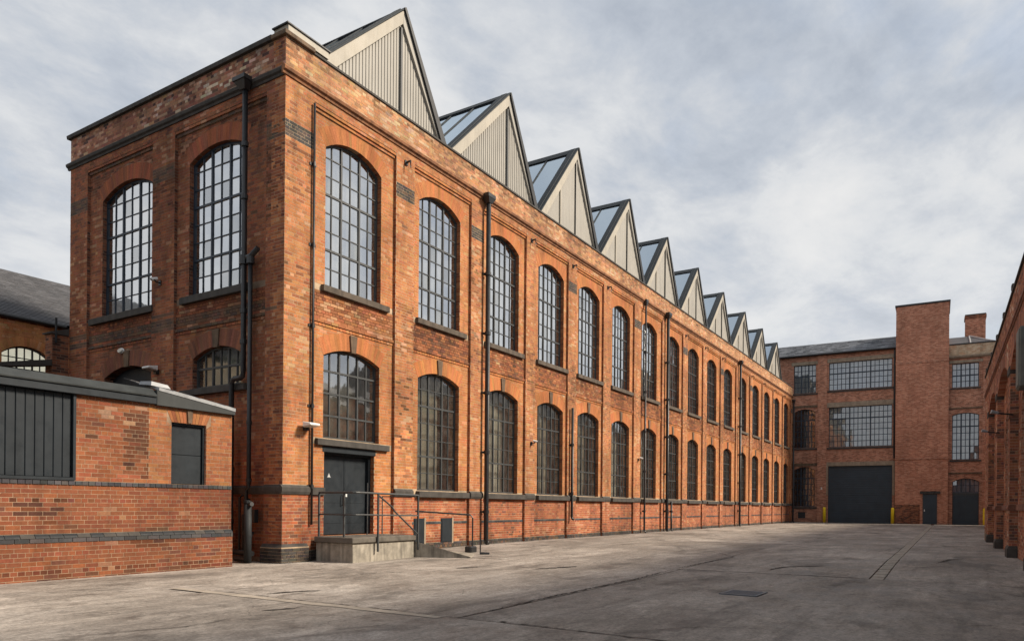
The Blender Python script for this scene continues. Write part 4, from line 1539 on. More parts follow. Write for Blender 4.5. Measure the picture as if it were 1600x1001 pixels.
# ------------------------------------------------------------------ loading platform, ramp, rails
pf = thing('loading_platform', 'raised concrete loading platform with sloping ramp below the steel double door', 'platform', (1, -.6, -.1))
PFo = Fr((-1, .6, .1), (1, 0, 0), (0, -1, 0))
m = MB(); m.box(PFo, .98, 3.14, .012, 1.18, -.2, .335, 'concrete'); m.build('base', pf, bevel=.012)
m = MB(); m.box(PFo, .92, 3.16, .012, 1.23, .335, .465, 'concrete_edge'); m.build('slab', pf, bevel=.015)
m = MB()
A, B_, C_, D_ = (3.165, -1.22), (3.165, -.03), (4.9, -.03), (3.62, -2.55)
pts = [(A[0], A[1], .30), (B_[0], B_[1], .40), (C_[0], C_[1], .0), (4.75, -1.9, -.04), (D_[0], D_[1], -.05)]
top = m.pts([(x - 1, y + .6, z + .1) for x, y, z in pts]); bot = m.pts([(x - 1, y + .6, -.15) for x, y, z in pts])
m.face(top, 'concrete'); m.face(bot[::-1], 'concrete')
for k in range(5):
    j = (k + 1) % 5
    m.face((top[k], bot[k], bot[j], top[j]), 'concrete')
m.build('ramp', pf)

t = thing('guard_rail', 'dark grey tubular steel guard rail round the loading platform', 'railing', (1, -.6, .46))
m0 = Fr((-1, .6, -.46), (1, 0, 0), (0, -1, 0))


def g(s, d, z):
    return m0.P(s, d, z)


for s, d, zb in ((.97, .12, .47), (.97, .92, .47), (1.72, 1.26, .12), (3.17, 1.26, .1)):
    m = MB(); m.box(m0, s - .02, s + .02, d - .02, d + .02, zb, 1.46, 'frame_grey'); m.build('post', t, bevel=.003)
m = MB(); m.tube([g(.97, .12, 1.48), g(.97, 1.2, 1.48), g(1.0, 1.25, 1.48), g(1.1, 1.26, 1.48), g(3.17, 1.26, 1.45)], .024, 'frame_grey', 8); m.build('top_rail', t)
m = MB(); m.tube([g(.97, .12, .98), g(.97, 1.2, .98), g(1.0, 1.25, .98), g(1.1, 1.26, .98), g(3.17, 1.26, .95)], .018, 'frame_grey', 8); m.build('mid_rail', t)
m = MB(); m.tube([g(1.74, 1.26, 1.42), g(2.2, 1.26, 1.16), g(2.3, 1.26, 1.05), g(3.14, 1.26, .50)], .02, 'frame_grey', 8); m.build('brace', t)
m = MB(); m.tube([g(2.55, .14, .47), g(2.55, .14, 1.75)], .016, 'frame_grey', 8); m.tube([g(3.1, .14, .47), g(3.1, .14, 1.42), g(3.1, 1.2, 1.42)], .018, 'frame_grey', 8); m.build('back_rail', t)
t = thing('handrail', 'slender dark handrail on two posts at the foot of the ramp', 'railing', (5.0, -1.6, -.05))
m1 = Fr((-5.0, 1.6, .05), (1, 0, 0), (0, -1, 0))
m = MB(); m.tube([m1.P(5.12, 1.55, -.06), m1.P(5.12, 1.55, .88), m1.P(5.08, 1.5, .96), m1.P(4.6, 1.0, 1.0), m1.P(4.1, .4, 1.05)], .022, 'black_iron', 8); m.build('rail', t)
m = MB(); m.box(m1, 4.95, 5.25, 1.40, 1.62, -.06, .12, 'black_iron'); m.build('foot', t, bevel=.03)
m = MB(); m.tube([m1.P(4.62, 2.15, -.08), m1.P(4.62, 2.15, .5)], .018, 'black_iron', 8); m.build('post', t)
m = MB(); m.tube([m1.P(4.62, 2.15, -.02), m1.P(4.75, 2.35, -.03)], .03, 'black_iron', 8); m.build('shoe', t)


# ------------------------------------------------------------------ lamps and cameras
def floodlight(label, fr, s, z):
    o = fr.P(s, 0, z)
    t = thing('floodlight', label, 'light', tuple(o))
    f = Fr(fr.o - o, fr.S, fr.O)
    m = MB(); m.box(f, s - .05, s + .05, .005, .10, z - .10, z + .02, 'black_iron'); m.tube([f.P(s, .08, z - .05), f.P(s, .16, z)], .02, 'black_iron', 6); m.build('bracket', t)
    m = MB()
    q = [(.10, z + .10), (.34, z + .06), (.36, z + .015), (.10, z - .02)]
    m.sweep(f, q, s - .15, s + .15, 'white'); m.build('housing', t, bevel=.01)
    m = MB()
    m.sweep(f, [(.115, z - .025), (.35, z + .008), (.35, z + .004), (.115, z - .032)], s - .13, s + .13, 'lamp_glass'); m.build('lens', t)
    return t


floodlight('floodlight on the sunlit corner pier beside the thin conduit pipe', LONG, .62, 2.98)
floodlight('floodlight on the shaded end wall between the two lower arches', ENDW, 4.68, 4.58)


def bulkhead(label, fr, s, z):
    o = fr.P(s, 0, z)
    t = thing('bulkhead_lamp', label, 'light', tuple(o))
    f = Fr(fr.o - o, fr.S, fr.O)
    m = MB()
    n = 12
    el = [(s + .14 * math.cos(2 * math.pi * k / n), z + .075 * math.sin(2 * math.pi * k / n)) for k in range(n)]
    m.prism(f, el, REC + .005, REC + .05, 'white'); m.build('body', t, bevel=.01)
    m = MB()
    e2 = [(s + .115 * math.cos(2 * math.pi * k / n), z + .058 * math.sin(2 * math.pi * k / n)) for k in range(n)]
    m.prism(f, e2, REC + .05, REC + .085, 'lamp_glass'); m.build('glass', t, bevel=.012)


bulkhead('white oval bulkhead lamp above the boarded arch on the end wall', ENDW, 6.45, 5.28)


def camera_(label, fr, s, z, d0=0.0):
    o = fr.P(s, d0, z)
    t = thing('security_camera', label, 'camera', tuple(o))
    f = Fr(fr.o - o, fr.S, fr.O)
    m = MB(); m.tube([f.P(s, d0, z), f.P(s, d0 + .12, z), f.P(s, d0 + .16, z + .05)], .02, 'black_iron', 6); m.box(f, s - .05, s + .05, d0 + .002, d0 + .025, z - .06, z + .06, 'black_iron'); m.build('bracket', t)
    m = MB(); m.tube([f.P(s - .0, d0 + .08, z + .09), f.P(s + .05, d0 + .22, z + .05)], .042, 'white', 10); m.build('body', t)
    m = MB(); m.tube([f.P(s + .05, d0 + .22, z + .05), f.P(s + .054, d0 + .232, z + .047)], .032, 'black_iron', 10); m.build('lens', t)


camera_('white security camera on the end wall pier between the upper windows', ENDW, 4.62, 6.80)
camera_('small camera on the pier between third and fourth ground floor windows', LONG, 10.82, 3.38)
camera_('small camera bracket on the pier left of the seventh ground floor window', LONG, 20.5, 3.38)

# ------------------------------------------------------------------ brick annex on the left
ax = thing('annex_building', 'single storey red brick annex with charcoal board panel and steel hatch', 'annex')
AV = 0.18
AX = Fr((0, AV, 0), (1, 0, 0), (0, -1, 0))
ab = Bricks(17)
AL, AR = -16.0, -1.18
mw = MB()
wall_piece(mw, AX, rect(AL, AR, -.2, .60), -.3, .047, 'tex_red', 'mortar_tan')
for a, b, c_, d_ in ((AL, -8.6, .60, 3.1), (-4.33, -2.54, .60, 3.1), (-1.78, AR, .60, 3.1), (-8.6, -4.33, .60, 1.58), (-2.54, -1.78, .60, 1.575), (-2.54, -1.78, 2.77, 3.1), (-8.6, -4.33, 3.06, 3.1)):
    wall_piece(mw, AX, rect(a, b, c_, d_), -.3, -.0028, 'tex_red', 'mortar_tan')
mw.box(LONG, AR - .3, AR - .005, -1.9, -AV - .31, -.2, 3.1, 'tex_red')
mw.box(LONG, AR - .29, -.02, -3.0, -1.91, -.2, 3.1, 'tex_red')
mw.box(LONG, AL, AL + .3, -9.0, -AV - .31, -.2, 3.1, 'tex_red')
mw.build('wall', ax)


def annex_zone(k):
    return None


ab.lay(AX, AL + 9, AR, -.15, .525, .05, 'annex_low')
ab.lay(AX, AL + 9, AR, .525, .60, .062, 'blue')
ab.lay(AX, AL + 9, AR, .675, 1.5, 0, 'annex_low')
ab.lay(AX, AL + 9, AR, 1.5, 1.575, .02, 'blue')
h1 = Opening(-2.16, .76, 1.58, 2.77, 2.77, ring=.24, skew=.1); h1.top = 3.0
ab.lay(AX, -4.32, -3.0, 1.575, 3.075, 0, 'annex')
ab.lay(AX, -3.0, AR, 1.575, 3.075, 0, 'annex_orange', [h1])
ab.voussoirs(AX, h1, .003, 'annex_orange')
ab.finish(ax, lambda c: np.ones(len(c), bool), 300)
ch = MB()
# chamfered blue brick plinth course, one brick at a time
m = MB()
s = AL + 9
while s < AR:
    e = min(s + .225, AR)
    c = MB(); c.sweep(AX, [(-.01, .602), (.062, .602), (.05, .632), (.004, .672), (-.01, .672)], s + .004, e - .004, 'stone_dark' if random.random() < .4 else 'pipe_grey'); c.build('plinth_brick', ax)
    s = e
k = MB(); k.prism(AX, [(-2.20, 2.78), (-2.12, 2.78), (-2.10, 3.04), (-2.22, 3.04)], -.05, .03, 'stone_weathered'); k.build('keystone', ax)
# board panel
m = MB(); m.box(AX, -8.6, -4.33, -.30, -.20, 1.58, 3.06, 'interior')
m.box(AX, -4.375, -4.33, -.2, .03, 1.58, 3.06, 'door_grey'); m.box(AX, -8.6, -4.376, -.2, .035, 1.58, 1.63, 'door_grey'); m.build('panel_frame', ax)
s = -4.38
while s > -8.5:
    w = .145
    m = MB(); m.box(AX, s - w + .004, s - .004, -.12, -.03 + random.uniform(-.002, .002), 1.632, 3.058, 'door_grey'); m.build('panel_board', ax, bevel=.008)
    s -= w
# steel hatch
m = MB(); m.box(AX, -2.535, -1.785, -.26, -.24, 1.58, 2.77, 'interior')
for a, b, c_, d_ in ((-2.538, -2.498, 1.58, 2.768), (-1.822, -1.782, 1.58, 2.768), (-2.498, -1.822, 2.728, 2.768)):
    m.box(AX, a, b, -.24, -.055, c_, d_, 'door_grey')
hf = m.build('hatch_frame', ax)
m = MB(); m.box(AX, -2.495, -1.825, -.14, -.10, 1.585, 2.15, 'door_grey'); m.build('hatch_leaf', hf, bevel=.004)
m = MB(); m.box(AX, -2.495, -1.825, -.14, -.10, 2.158, 2.725, 'door_grey'); m.build('hatch_leaf', hf, bevel=.004)
# fascia, roof
m = MB()
m.sweep(AX, [(-.2, 3.06), (.09, 3.06), (.09, 3.19), (-.2, 3.19)], AL, -2.9, 'door_grey'); m.build('fascia', ax, bevel=.006)
m = MB(); m.sweep(AX, [(-.24, 3.192), (.115, 3.192), (.12, 3.215), (-.05, 3.36), (-.8, 3.38), (-.8, 3.192)], AL, -2.905, 'roof_metal'); m.build('roof_capping', ax)
m = MB(); m.prism(AX, [(-2.895, 3.045), (AR + .02, 3.045), (AR + .02, 3.13), (-2.895, 3.335)], -.2, .085, 'roof_metal'); m.build('fascia', ax, bevel=.006)
m = MB(); m.hexa([(AL, .9, 3.2), (-2.91, .9, 3.2), (-2.91, 8.9, 3.2), (AL, 8.9, 3.2), (AL, .99, 3.42), (-2.91, .99, 3.42), (-2.91, 8.9, 3.5), (AL, 8.9, 3.5)], 'roof_metal'); m.build('roof', ax)
# small slated slope falling to the right with stepped lead along its edge
sl = MB()
rows, colsn = 5, 9
for i in range(colsn):
    for j in range(rows):
        u0, u1 = -2.86 + i * .305, -2.86 + (i + 1) * .305 - .006
        if u1 > AR + .03:
            u1 = AR + .03
        if u1 - u0 < .05:
            continue
        f = lambda u, y: 3.37 - .205 * ((u + 2.86) / 1.7) + .30 * (y - .27)
        y0, y1 = .27 + j * .19, .27 + (j + 1) * .19 + .05
        z0, z1 = [f(u, y0) + .012 for u in (u0, u1)], [f(u, y1) - .004 for u in (u0, u1)]
        sl.hexa([(u0, y0, z0[0] - .012), (u1, y0, z0[1] - .012), (u1, y1, z1[1] - .012), (u0, y1, z1[0] - .012),
                 (u0, y0, z0[0]), (u1, y0, z0[1]), (u1, y1, z1[1]), (u0, y1, z1[0])], 'slate')
o = sl.build('slates', ax); o['kind'] = 'stuff'
for i in range(6):
    u0 = -2.86 + i * .29
    z = 3.40 - .205 * ((u0 + 2.86) / 1.7)
    z2 = 3.40 - .205 * ((u0 + .30 + 2.86) / 1.7)
    ue = min(u0 + .3, AR + .015)
    m = MB(); m.hexa([(u0, .085, z - .075), (ue, .085, z2 - .075), (ue, .36, z2 + .0), (u0, .36, z + .0), (u0, .08, z - .02 + .012 * (i % 2)), (ue, .08, z2 - .02 + .012 * (i % 2)), (ue, .36, z2 + .06), (u0, .36, z + .06)], 'lead'); m.build('lead_flashing', ax)
m = MB(); m.hexa([(-2.95, .2, 3.42), (-2.55, .2, 3.40), (-2.5, .6, 3.45), (-2.95, .6, 3.47), (-2.93, .22, 3.50), (-2.6, .22, 3.47), (-2.55, .58, 3.50), (-2.93, .58, 3.53)], 'lead'); m.build('lead_flashing', ax)
m = MB(); m.prism(LONG, [(-2.86, 3.1), (-1.18, 3.1), (-1.18, 3.05), (-2.86, 3.05)], -2.0, -.49, 'roof_metal'); m.build('soffit', ax)

# ------------------------------------------------------------------ slate roofed building behind, far left
lb = thing('slate_roofed_building', 'orange brick building with dark slate roof behind the annex, far left', 'building')
BV = 14.0
BF = Fr((0, BV, 0), (1, 0, 0), (0, -1, 0))
bo = Opening(1.15, 1.5, 4.9, 6.12, 6.42, ring=.3)
m = MB()
wall_piece(m, BF, rect(-14, .35, -.1, 7.28), -.4, -.004, 'tex_orange', 'mortar')
bay_wall(m, BF, .35, 2.6, [bo], 7.28, -.4, -.008, 'tex_orange', 'tex_orange')
m.box(LONG, -14, 2.6, -24, -14.41, -.1, 7.2, 'tex_orange')
m.build('wall', lb)
bb2 = Bricks(23)
PAL['pale_orange'] = [((.60, .27, .11), 40), ((.55, .23, .09), 40), ((.64, .33, .16), 20)]
bb2.lay(BF, -1.5, 2.2, 4.5, 7.2, 0, 'pale_orange', [bo])
bb2.voussoirs(BF, bo, .004, 'pale_orange')
bb2.finish(lb, lambda c: np.zeros(len(c), bool), 0)
window(lb, BF, bo, -.14, 6, 4, (2, 4), (2,), curtain='glow_blind', cd=.12, backing=False, bar=.03, glass='glass_low')
m = MB(); m.tube([BF.P(-14, .10, 7.30), BF.P(2.35, .10, 7.30)], .075, 'black_iron', 8); m.box(BF, -14, 2.35, -.4, .02, 7.281, 7.36, 'stone_dark'); m.build('gutter', lb)
sl = MB()
for j in range(34):
    for i in range(56):
        w = .29
        u0 = -6.0 + i * w + (w / 2 if j % 2 else 0)
        u1 = u0 + w - .006
        if u1 > 9.5:
            continue
        y0, y1 = 13.92 + j * .15, 13.92 + (j + 1) * .15 + .06
        zf = lambda y: 7.37 + (y - 13.9) * .56
        dz = random.uniform(0, .006)
        sl.hexa([(u0, y0, zf(y0) - .002 + dz), (u1, y0, zf(y0) - .002 + dz), (u1, y1, zf(y1) - .03), (u0, y1, zf(y1) - .03),
                 (u0, y0, zf(y0) + .016 + dz), (u1, y0, zf(y0) + .016 + dz), (u1, y1, zf(y1) - .014), (u0, y1, zf(y1) - .014)], 'slate')
o = sl.build('slates', lb); o['kind'] = 'stuff'
m = MB(); m.prism(Fr((0, 0, 0), (0, 1, 0), (1, 0, 0)), [(13.95, 7.3), (19.1, 10.17), (24.1, 7.3)], -14, 10, 'cap_black'); m.build('roof', lb)

sw = thing('brick_garden_wall', 'low sooty brick wall with dark coping joining the factory end, far left', 'wall')
m = MB()
m.box(LONG, -.45, -.02, -9.4, -9.02, -.1, 5.95, 'tex_sooty')
m.box(LONG, -2.4, -.46, -9.4, -9.06, -.1, 4.75, 'tex_sooty')
m.build('masonry', sw)
m = MB()
m.hexa([(-.52, 8.98, 5.95), (-.02, 8.98, 5.95), (-.02, 9.44, 5.95), (-.52, 9.44, 5.95), (-.52, 8.98, 5.99), (-.02, 8.98, 6.16), (-.02, 9.44, 6.16), (-.52, 9.44, 5.99)], 'stone_dark')
m.hexa([(-2.4, 9.0, 4.70), (-.46, 9.0, 5.05), (-.46, 9.44, 5.05), (-2.4, 9.44, 4.70), (-2.4, 9.0, 4.78), (-.46, 9.0, 5.22), (-.46, 9.44, 5.22), (-2.4, 9.44, 4.78)], 'stone_dark')
m.build('coping', sw)
m = MB(); m.tube([(-.36, 9.0, 5.7), (-.36, 9.0, 6.4)], .03, 'pipe_grey', 6); m.build('vent_pipe', sw)

# ------------------------------------------------------------------ far building closing the yard
ANG = 0.02912
fb = thing('far_mill_building', 'three storey red brick mill block with roller door and tall blank stair tower', 'building',
           (58.1 / math.cos(ANG), 0, 0), ANG)
# local frame: s runs right across the facade (-y), outward is -x
FB = Fr((0, 0, 0), (0, -1, 0), (-1, 0, 0))
T = 'tex_red'
m = MB()
oA = Opening(.43, 1.86, 11.5, 14.02, 14.02, ring=.22)
oD = Opening(.43, 1.82, 6.6, 9.8, 10.08, ring=.28)
oE = Opening(.44, 1.8, 1.39, 4.62, 4.92, ring=.28)
oB = Opening(4.9, 4.96, 11.6, 14.02, 14.02, ring=.25)
oC = Opening(4.92, 4.96, 6.6, 10.1, 10.1, ring=.28)
oR = Opening(4.92, 5.02, -.15, 4.95, 4.95, ring=.25)
oF = Opening(12.65, 1.86, 11.14, 13.1, 13.1, ring=.2)
oG = Opening(12.68, 1.86, 5.28, 8.9, 9.08, ring=.26)
oH = Opening(12.72, 1.84, -.15, 3.5, 3.76, ring=.26)
bay_wall(m, FB, -2.2, 1.52, [oE, oD, oA], 14.75, -.4, -.1, T, T)
m.prism(FB, rect(1.52, 2.28, -.15, 14.75), -.4, 0, T)
bay_wall(m, FB, 2.28, 7.6, [oR, oC, oB], 14.75, -.4, -.1, T, T)
bay_wall(m, FB, 11.5, 13.85, [oH, oG, oF], 13.5, -.4, -.1, T, T)
m.prism(FB, rect(13.85, 15.6, -.15, 13.5), -.4, 0, T)
m.box(FB, -6, -2.201, -.4, -.1, -.15, 14.75, T)
m.box(FB, -6, 15.6, -10, -9.7, -.15, 13.4, T)
m.box(FB, 15.3, 15.6, -9.69, -.41, -.15, 13.4, T)
m.build('wall', fb)
m = MB()
m.box(FB, 7.66, 11.49, -4.0, .4, -.15, 18.12, 'tex_tower')
tw = m.build('stair_tower', fb)
m = MB(); m.box(FB, 7.58, 11.57, -4.08, .47, 18.121, 18.26, 'cap_black'); m.build('coping', tw)
m = MB(); m.box(FB, 7.64, 11.5, .4, .44, 13.3, 13.46, 'tex_red'); m.box(FB, 7.64, 11.5, .4, .46, 5.35, 5.5, 'tex_red'); m.build('string_course', tw)
m = MB(); m.box(FB, 7.655, 9.5, .4, .412, .0, 1.6, 'tex_sooty'); m.build('stained_base', tw)
m = MB(); m.box(FB, 11.5, 15.62, -.4, .03, 13.72, 14.6, 'tex_buff'); m.build('parapet', fb)
m = MB(); m.sweep(FB, [(-.4, 13.502), (.05, 13.502), (.16, 13.62), (.16, 13.719), (-.4, 13.719)], 11.495, 15.65, 'stone_buff'); m.build('cornice', fb)
m = MB(); m.box(FB, 11.5, 15.66, -.45, .09, 14.601, 14.69, 'cap_black'); m.build('coping', fb)
for s0, s1, z0, z1, mm in ((-.7, 1.52, 14.025, 14.3, 'stone_buff'), (2.3, 7.6, 14.025, 14.36, 'stone_buff'), (2.3, 7.6, 10.105, 10.52, 'stone_buff'), (-.7, 1.52, 10.2, 10.4, 'stone_weathered'), (2.2, 7.62, 4.955, 5.3, 'stone_buff'), (-.7, 1.52, 5.0, 5.25, 'stone_weathered'), (11.52, 13.84, 13.13, 13.33, 'stone_buff'), (11.52, 13.84, 9.4, 9.5, 'stone_weathered'), (11.52, 13.84, 4.1, 4.25, 'stone_weathered')):
    m = MB(); m.box(FB, s0, s1, -.2, -.04, z0, z1, mm); m.build('lintel', fb)
for s0, s1, z0, z1 in ((2.2, 2.40, 2.4, 4.954), (7.44, 7.62, 2.4, 4.954)):
    m = MB(); m.box(FB, s0, s1, -.3, -.03, z0, z1, 'stone_buff'); m.build('door_jamb', fb)
kw = dict(frame='frame_blue', glass='glass_far', bar=.05, hv=.1, cd=.4)
window(fb, FB, oA, -.24, 6, 5, (2, 4), (3,), curtain='curtain_grey', sill=(-.7, 1.5, -.3, -.02, 11.34, 11.5, 'stone_dark'), **kw)
window(fb, FB, oD, -.24, 6, 7, (2, 4), (5,), curtain='curtain_dark', sill=(-.7, 1.5, -.3, -.02, 6.44, 6.6, 'stone_dark'), curtain_span=(.4, .8), **kw)
window(fb, FB, oE, -.24, 6, 7, (2, 4), (5,), curtain='curtain_dark', sill=(-.7, 1.5, -.3, -.02, 1.2, 1.39, 'stone_dark'), curtain_span=(.4, .7), **kw)
window(fb, FB, oB, -.24, 15, 5, (5, 10), (3,), curtain='curtain_blue', sill=(2.3, 7.55, -.3, -.02, 11.42, 11.6, 'stone_dark'), **kw)
window(fb, FB, oC, -.24, 15, 7, (5, 10), (5,), curtain='curtain_grey', sill=(2.3, 7.55, -.3, -.02, 6.42, 6.6, 'stone_dark'), **kw)
window(fb, FB, oF, -.24, 6, 4, (2, 4), (2,), curtain='curtain_blue', sill=(11.6, 13.7, -.3, -.02, 11.0, 11.14, 'stone_dark'), **kw)
window(fb, FB, oG, -.24, 6, 7, (2, 4), (5,), curtain='curtain_grey', sill=(11.6, 13.75, -.3, -.02, 5.12, 5.28, 'stone_dark'), **kw)
oH2 = Opening(12.72, 1.84, 2.62, 3.5, 3.76)
window(fb, FB, oH2, -.24, 6, 2, (2, 4), (), curtain='curtain_blue', backing=True, **kw)
m = MB()
for k in range(25):
    z = .0 + k * .198
    m.sweep(FB, [(-.28, z + .003), (-.237, z + .003), (-.232, z + .05), (-.235, z + .195), (-.28, z + .195)], 2.42, 7.42, 'roller')
m.box(FB, 2.41, 7.43, -.32, -.285, -.1, 4.95, 'interior')
m.build('roller_door', fb)
m = MB(); m.box(FB, 11.80, 13.64, -.3, -.25, 0, 2.6, 'frame_grey')
yd = m.build('yard_door', fb)
for a, b in ((11.88, 12.715), (12.725, 13.56)):
    m = MB(); m.box(FB, a, b, -.25, -.21, .02, 2.4, 'roller'); m.build('door_leaf', yd)
m = MB(); m.box(FB, 9.7, 10.74, .4, .425, 0, 2.5, 'frame_grey'); td = m.build('tower_door', fb)
m = MB(); m.box(FB, 9.78, 10.66, .425, .44, .03, 2.42, 'roller'); m.build('door_leaf', td)
m = MB(); m.box(FB, 9.8, 9.86, .44, .475, 1.05, 1.22, 'white'); m.build('handle', td)
m = MB(); m.box(FB, 9.5, 10.95, .4, .52, 2.51, 2.72, 'stone_dark'); m.build('lintel', fb)
m = MB(); m.box(FB, -.05, .55, -.1, -.08, .35, .9, 'black_iron'); m.build('air_grille', fb)
m = MB(); m.box(FB, 1.85, 1.95, .0, .08, 2.9, 3.1, 'white'); m.build('wall_box', fb)
# roofs
sl = MB()
for j in range(16):
    for i in range(25):
        w = .58
        s0 = -6 + i * w + (w / 2 if j % 2 else 0)
        s1 = min(s0 + w - .01, 7.7)
        if s1 - s0 < .1:
            continue
        d0, d1 = .22 - j * .26, .22 - (j + 1) * .26 - .08
        zf = lambda d: 14.86 + (.2 - d) * .42
        dz = random.uniform(0, .02)
        sl.hexa([FB.P(s, d, z) for s, d, z in ((s0, d0, zf(d0) + dz - .02), (s1, d0, zf(d0) + dz - .02), (s1, d1, zf(d1) - .05), (s0, d1, zf(d1) - .05),
                 (s0, d0, zf(d0) + dz + .02), (s1, d0, zf(d0) + dz + .02), (s1, d1, zf(d1) - .015), (s0, d1, zf(d1) - .015))], 'slate_pale')
o = sl.build('slates', fb); o['kind'] = 'stuff'
m = MB(); m.prism(Fr((0, 0, 0), (-1, 0, 0), (0, -1, 0)), [(.22, 14.76), (.22, 14.84), (-4.1, 16.64), (-9.9, 14.76)], -6, 7.655, 'cap_black'); m.build('roof', fb)
m = MB(); m.tube([FB.P(-3, .27, 14.80), FB.P(7.6, .27, 14.80)], .08, 'black_iron', 8); m.tube([FB.P(7.56, .02, 14.75), FB.P(7.56, .02, 5.5)], .07, 'black_iron', 8); m.build('gutter', fb)
m = MB()
rp = [FB.P(11.5, -1.2, 14.6), FB.P(15.6, -1.2, 14.6), FB.P(15.6, -9.5, 14.6), FB.P(11.5, -9.5, 14.6), FB.P(11.5, -4.2, 16.05), FB.P(13.0, -4.2, 16.05)]
i = m.pts(rp)
m.face((i[0], i[1], i[5], i[4]), 'slate'); m.face((i[1], i[2], i[5]), 'slate'); m.face((i[2], i[3], i[4], i[5]), 'slate'); m.face((i[3], i[0], i[4]), 'slate'); m.face((i[0], i[3], i[2], i[1]), 'slate')
m.build('hip_roof', fb)
m = MB(); m.tube([FB.P(13.0, -4.2, 16.07), FB.P(14.1, -2.9, 15.4), FB.P(15.55, -1.25, 14.63)], .09, 'lead', 6); m.tube([FB.P(13.0, -4.2, 16.07), FB.P(13.05, -1.25, 14.64)], .06, 'lead', 6); m.build('ridge_flashing', fb)
m = MB(); m.box(FB, 12.75, 14.25, -7.0, -5.6, 13, 17.9, 'tex_red')
cm = m.build('chimney', fb)
m = MB(); m.box(FB, 12.69, 14.31, -7.06, -5.54, 17.9, 18.15, 'tex_sooty'); m.box(FB, 12.72, 14.28, -7.03, -5.57, 18.151, 18.25, 'stone_dark'); m.build('chimney_cap', cm)

# bollards
GB = 'yellow bollards in front of the far doors'
for s, d, lab in ((2.18, .28, 'yellow steel bollard at the left edge of the roller door'), (7.52, .62, 'yellow steel bollard at the right edge of the roller door'), (14.0, .62, 'yellow steel bollard beside the arched yard door, farthest right')):
    q = FB.P(s, d, 0)
    wx = 58.1 / math.cos(ANG) + q[0] * math.cos(ANG) - q[1] * math.sin(ANG); wy = q[0] * math.sin(ANG) + q[1] * math.cos(ANG)
    m = MB(); m.tube([(0, 0, -.02), (0, 0, 1.25), (0, 0, 1.32), (0, 0, 1.35)], [.125, .125, .10, .04], 'yellow', 14)
    o = m.build('bollard', smooth=True); o.location = (wx, wy, 0)
    tag(o, lab, 'bollard', GB)

# ------------------------------------------------------------------ building along the right side
RANG = 0.02493
rb = thing('arcaded_building', 'sooty red brick range with arched recesses and piers along the right side', 'building',
           (0, -14.034 / math.cos(RANG), 0), RANG)
RB = Fr((0, 0, 0), (1, 0, 0), (0, 1, 0))
RE = 24.0
m = MB()
rp_ = [(-8.3, -7.6), (-3.4, -2.7), (1.45, 2.15), (6.3, 7.0), (11.38, 12.05), (16.5, 17.15), (21.45, 22.1)]
zt = 6.5
RD = -.0028
for a, b in rp_:
    m.prism(RB, rect(a, b, -.15, zt), -.5, RD, 'mortar_dark', side='tex_red')
rops = []
for (a, b), (a2, b2) in zip(rp_, rp_[1:]):
    c = (b + a2) / 2
    op = Opening(c, (a2 - b) - 1.5, 1.35, 3.9, 4.45, ring=.2)
    big = Opening(c, a2 - b, 0, 4.75, 5.22, ring=.34, skew=.0)
    rops.append((b, a2, op, big))
    bay_wall(m, RB, b, a2, [op], 5.3, -.8, -.185, 'tex_red', 'tex_red')
    wall_piece(m, RB, big.outline(14) + [(a2, zt), (b, zt)], -.5, RD, 'tex_red', 'mortar_dark')
m.prism(RB, rect(-16, -8.3, -.15, zt), -.5, 0, 'tex_red')
m.prism(RB, rect(22.1, RE, -.15, zt), -.5, RD, 'mortar_dark', side='tex_red')
m.box(RB, RE - .3, RE, -9, -.51, -.15, 6.5, 'tex_red')
m.box(RB, -16, -15.7, -9, -.51, -.15, 6.5, 'tex_red')
m.box(RB, -16, RE, -9.3, -9.01, -.15, 6.5, 'tex_red')
m.build('wall', rb)
# brick faces of the piers: yard side and the side turned to the camera
rk = Bricks(31)
RW = lambda s, d: (math.cos(RANG) * s - math.sin(RANG) * d, -14.034 / math.cos(RANG) + math.sin(RANG) * s + math.cos(RANG) * d)
for a, b in rp_[3:]:
    rk.lay(RB, a, b, .3, 4.65, 0, 'right')
    SF = Fr((a, 0, 0), (0, 1, 0), (-1, 0, 0))
    rk.lay(SF, -.18, .0, .3, 4.65, .008, 'right')
    rk.lay(RB, a, b, 4.875, 6.45, 0, 'right')
for b, a2, op, big in rops[2:]:
    rk.lay(RB, b, a2, .3, 1.2, -.18, 'right')
    rk.lay(RB, b, a2, 1.35, 5.25, -.18, 'right', [op])
    rk.lay(RB, b, a2, 4.725, 6.45, 0, 'right', [big])
    rk.voussoirs(RB, big, 0, 'right')
rk.lay(RB, 22.1, RE, .3, 6.45, 0, 'right')
cam_w = CAM.copy()


def local_cam(c):
    return np.ones(len(c), bool)


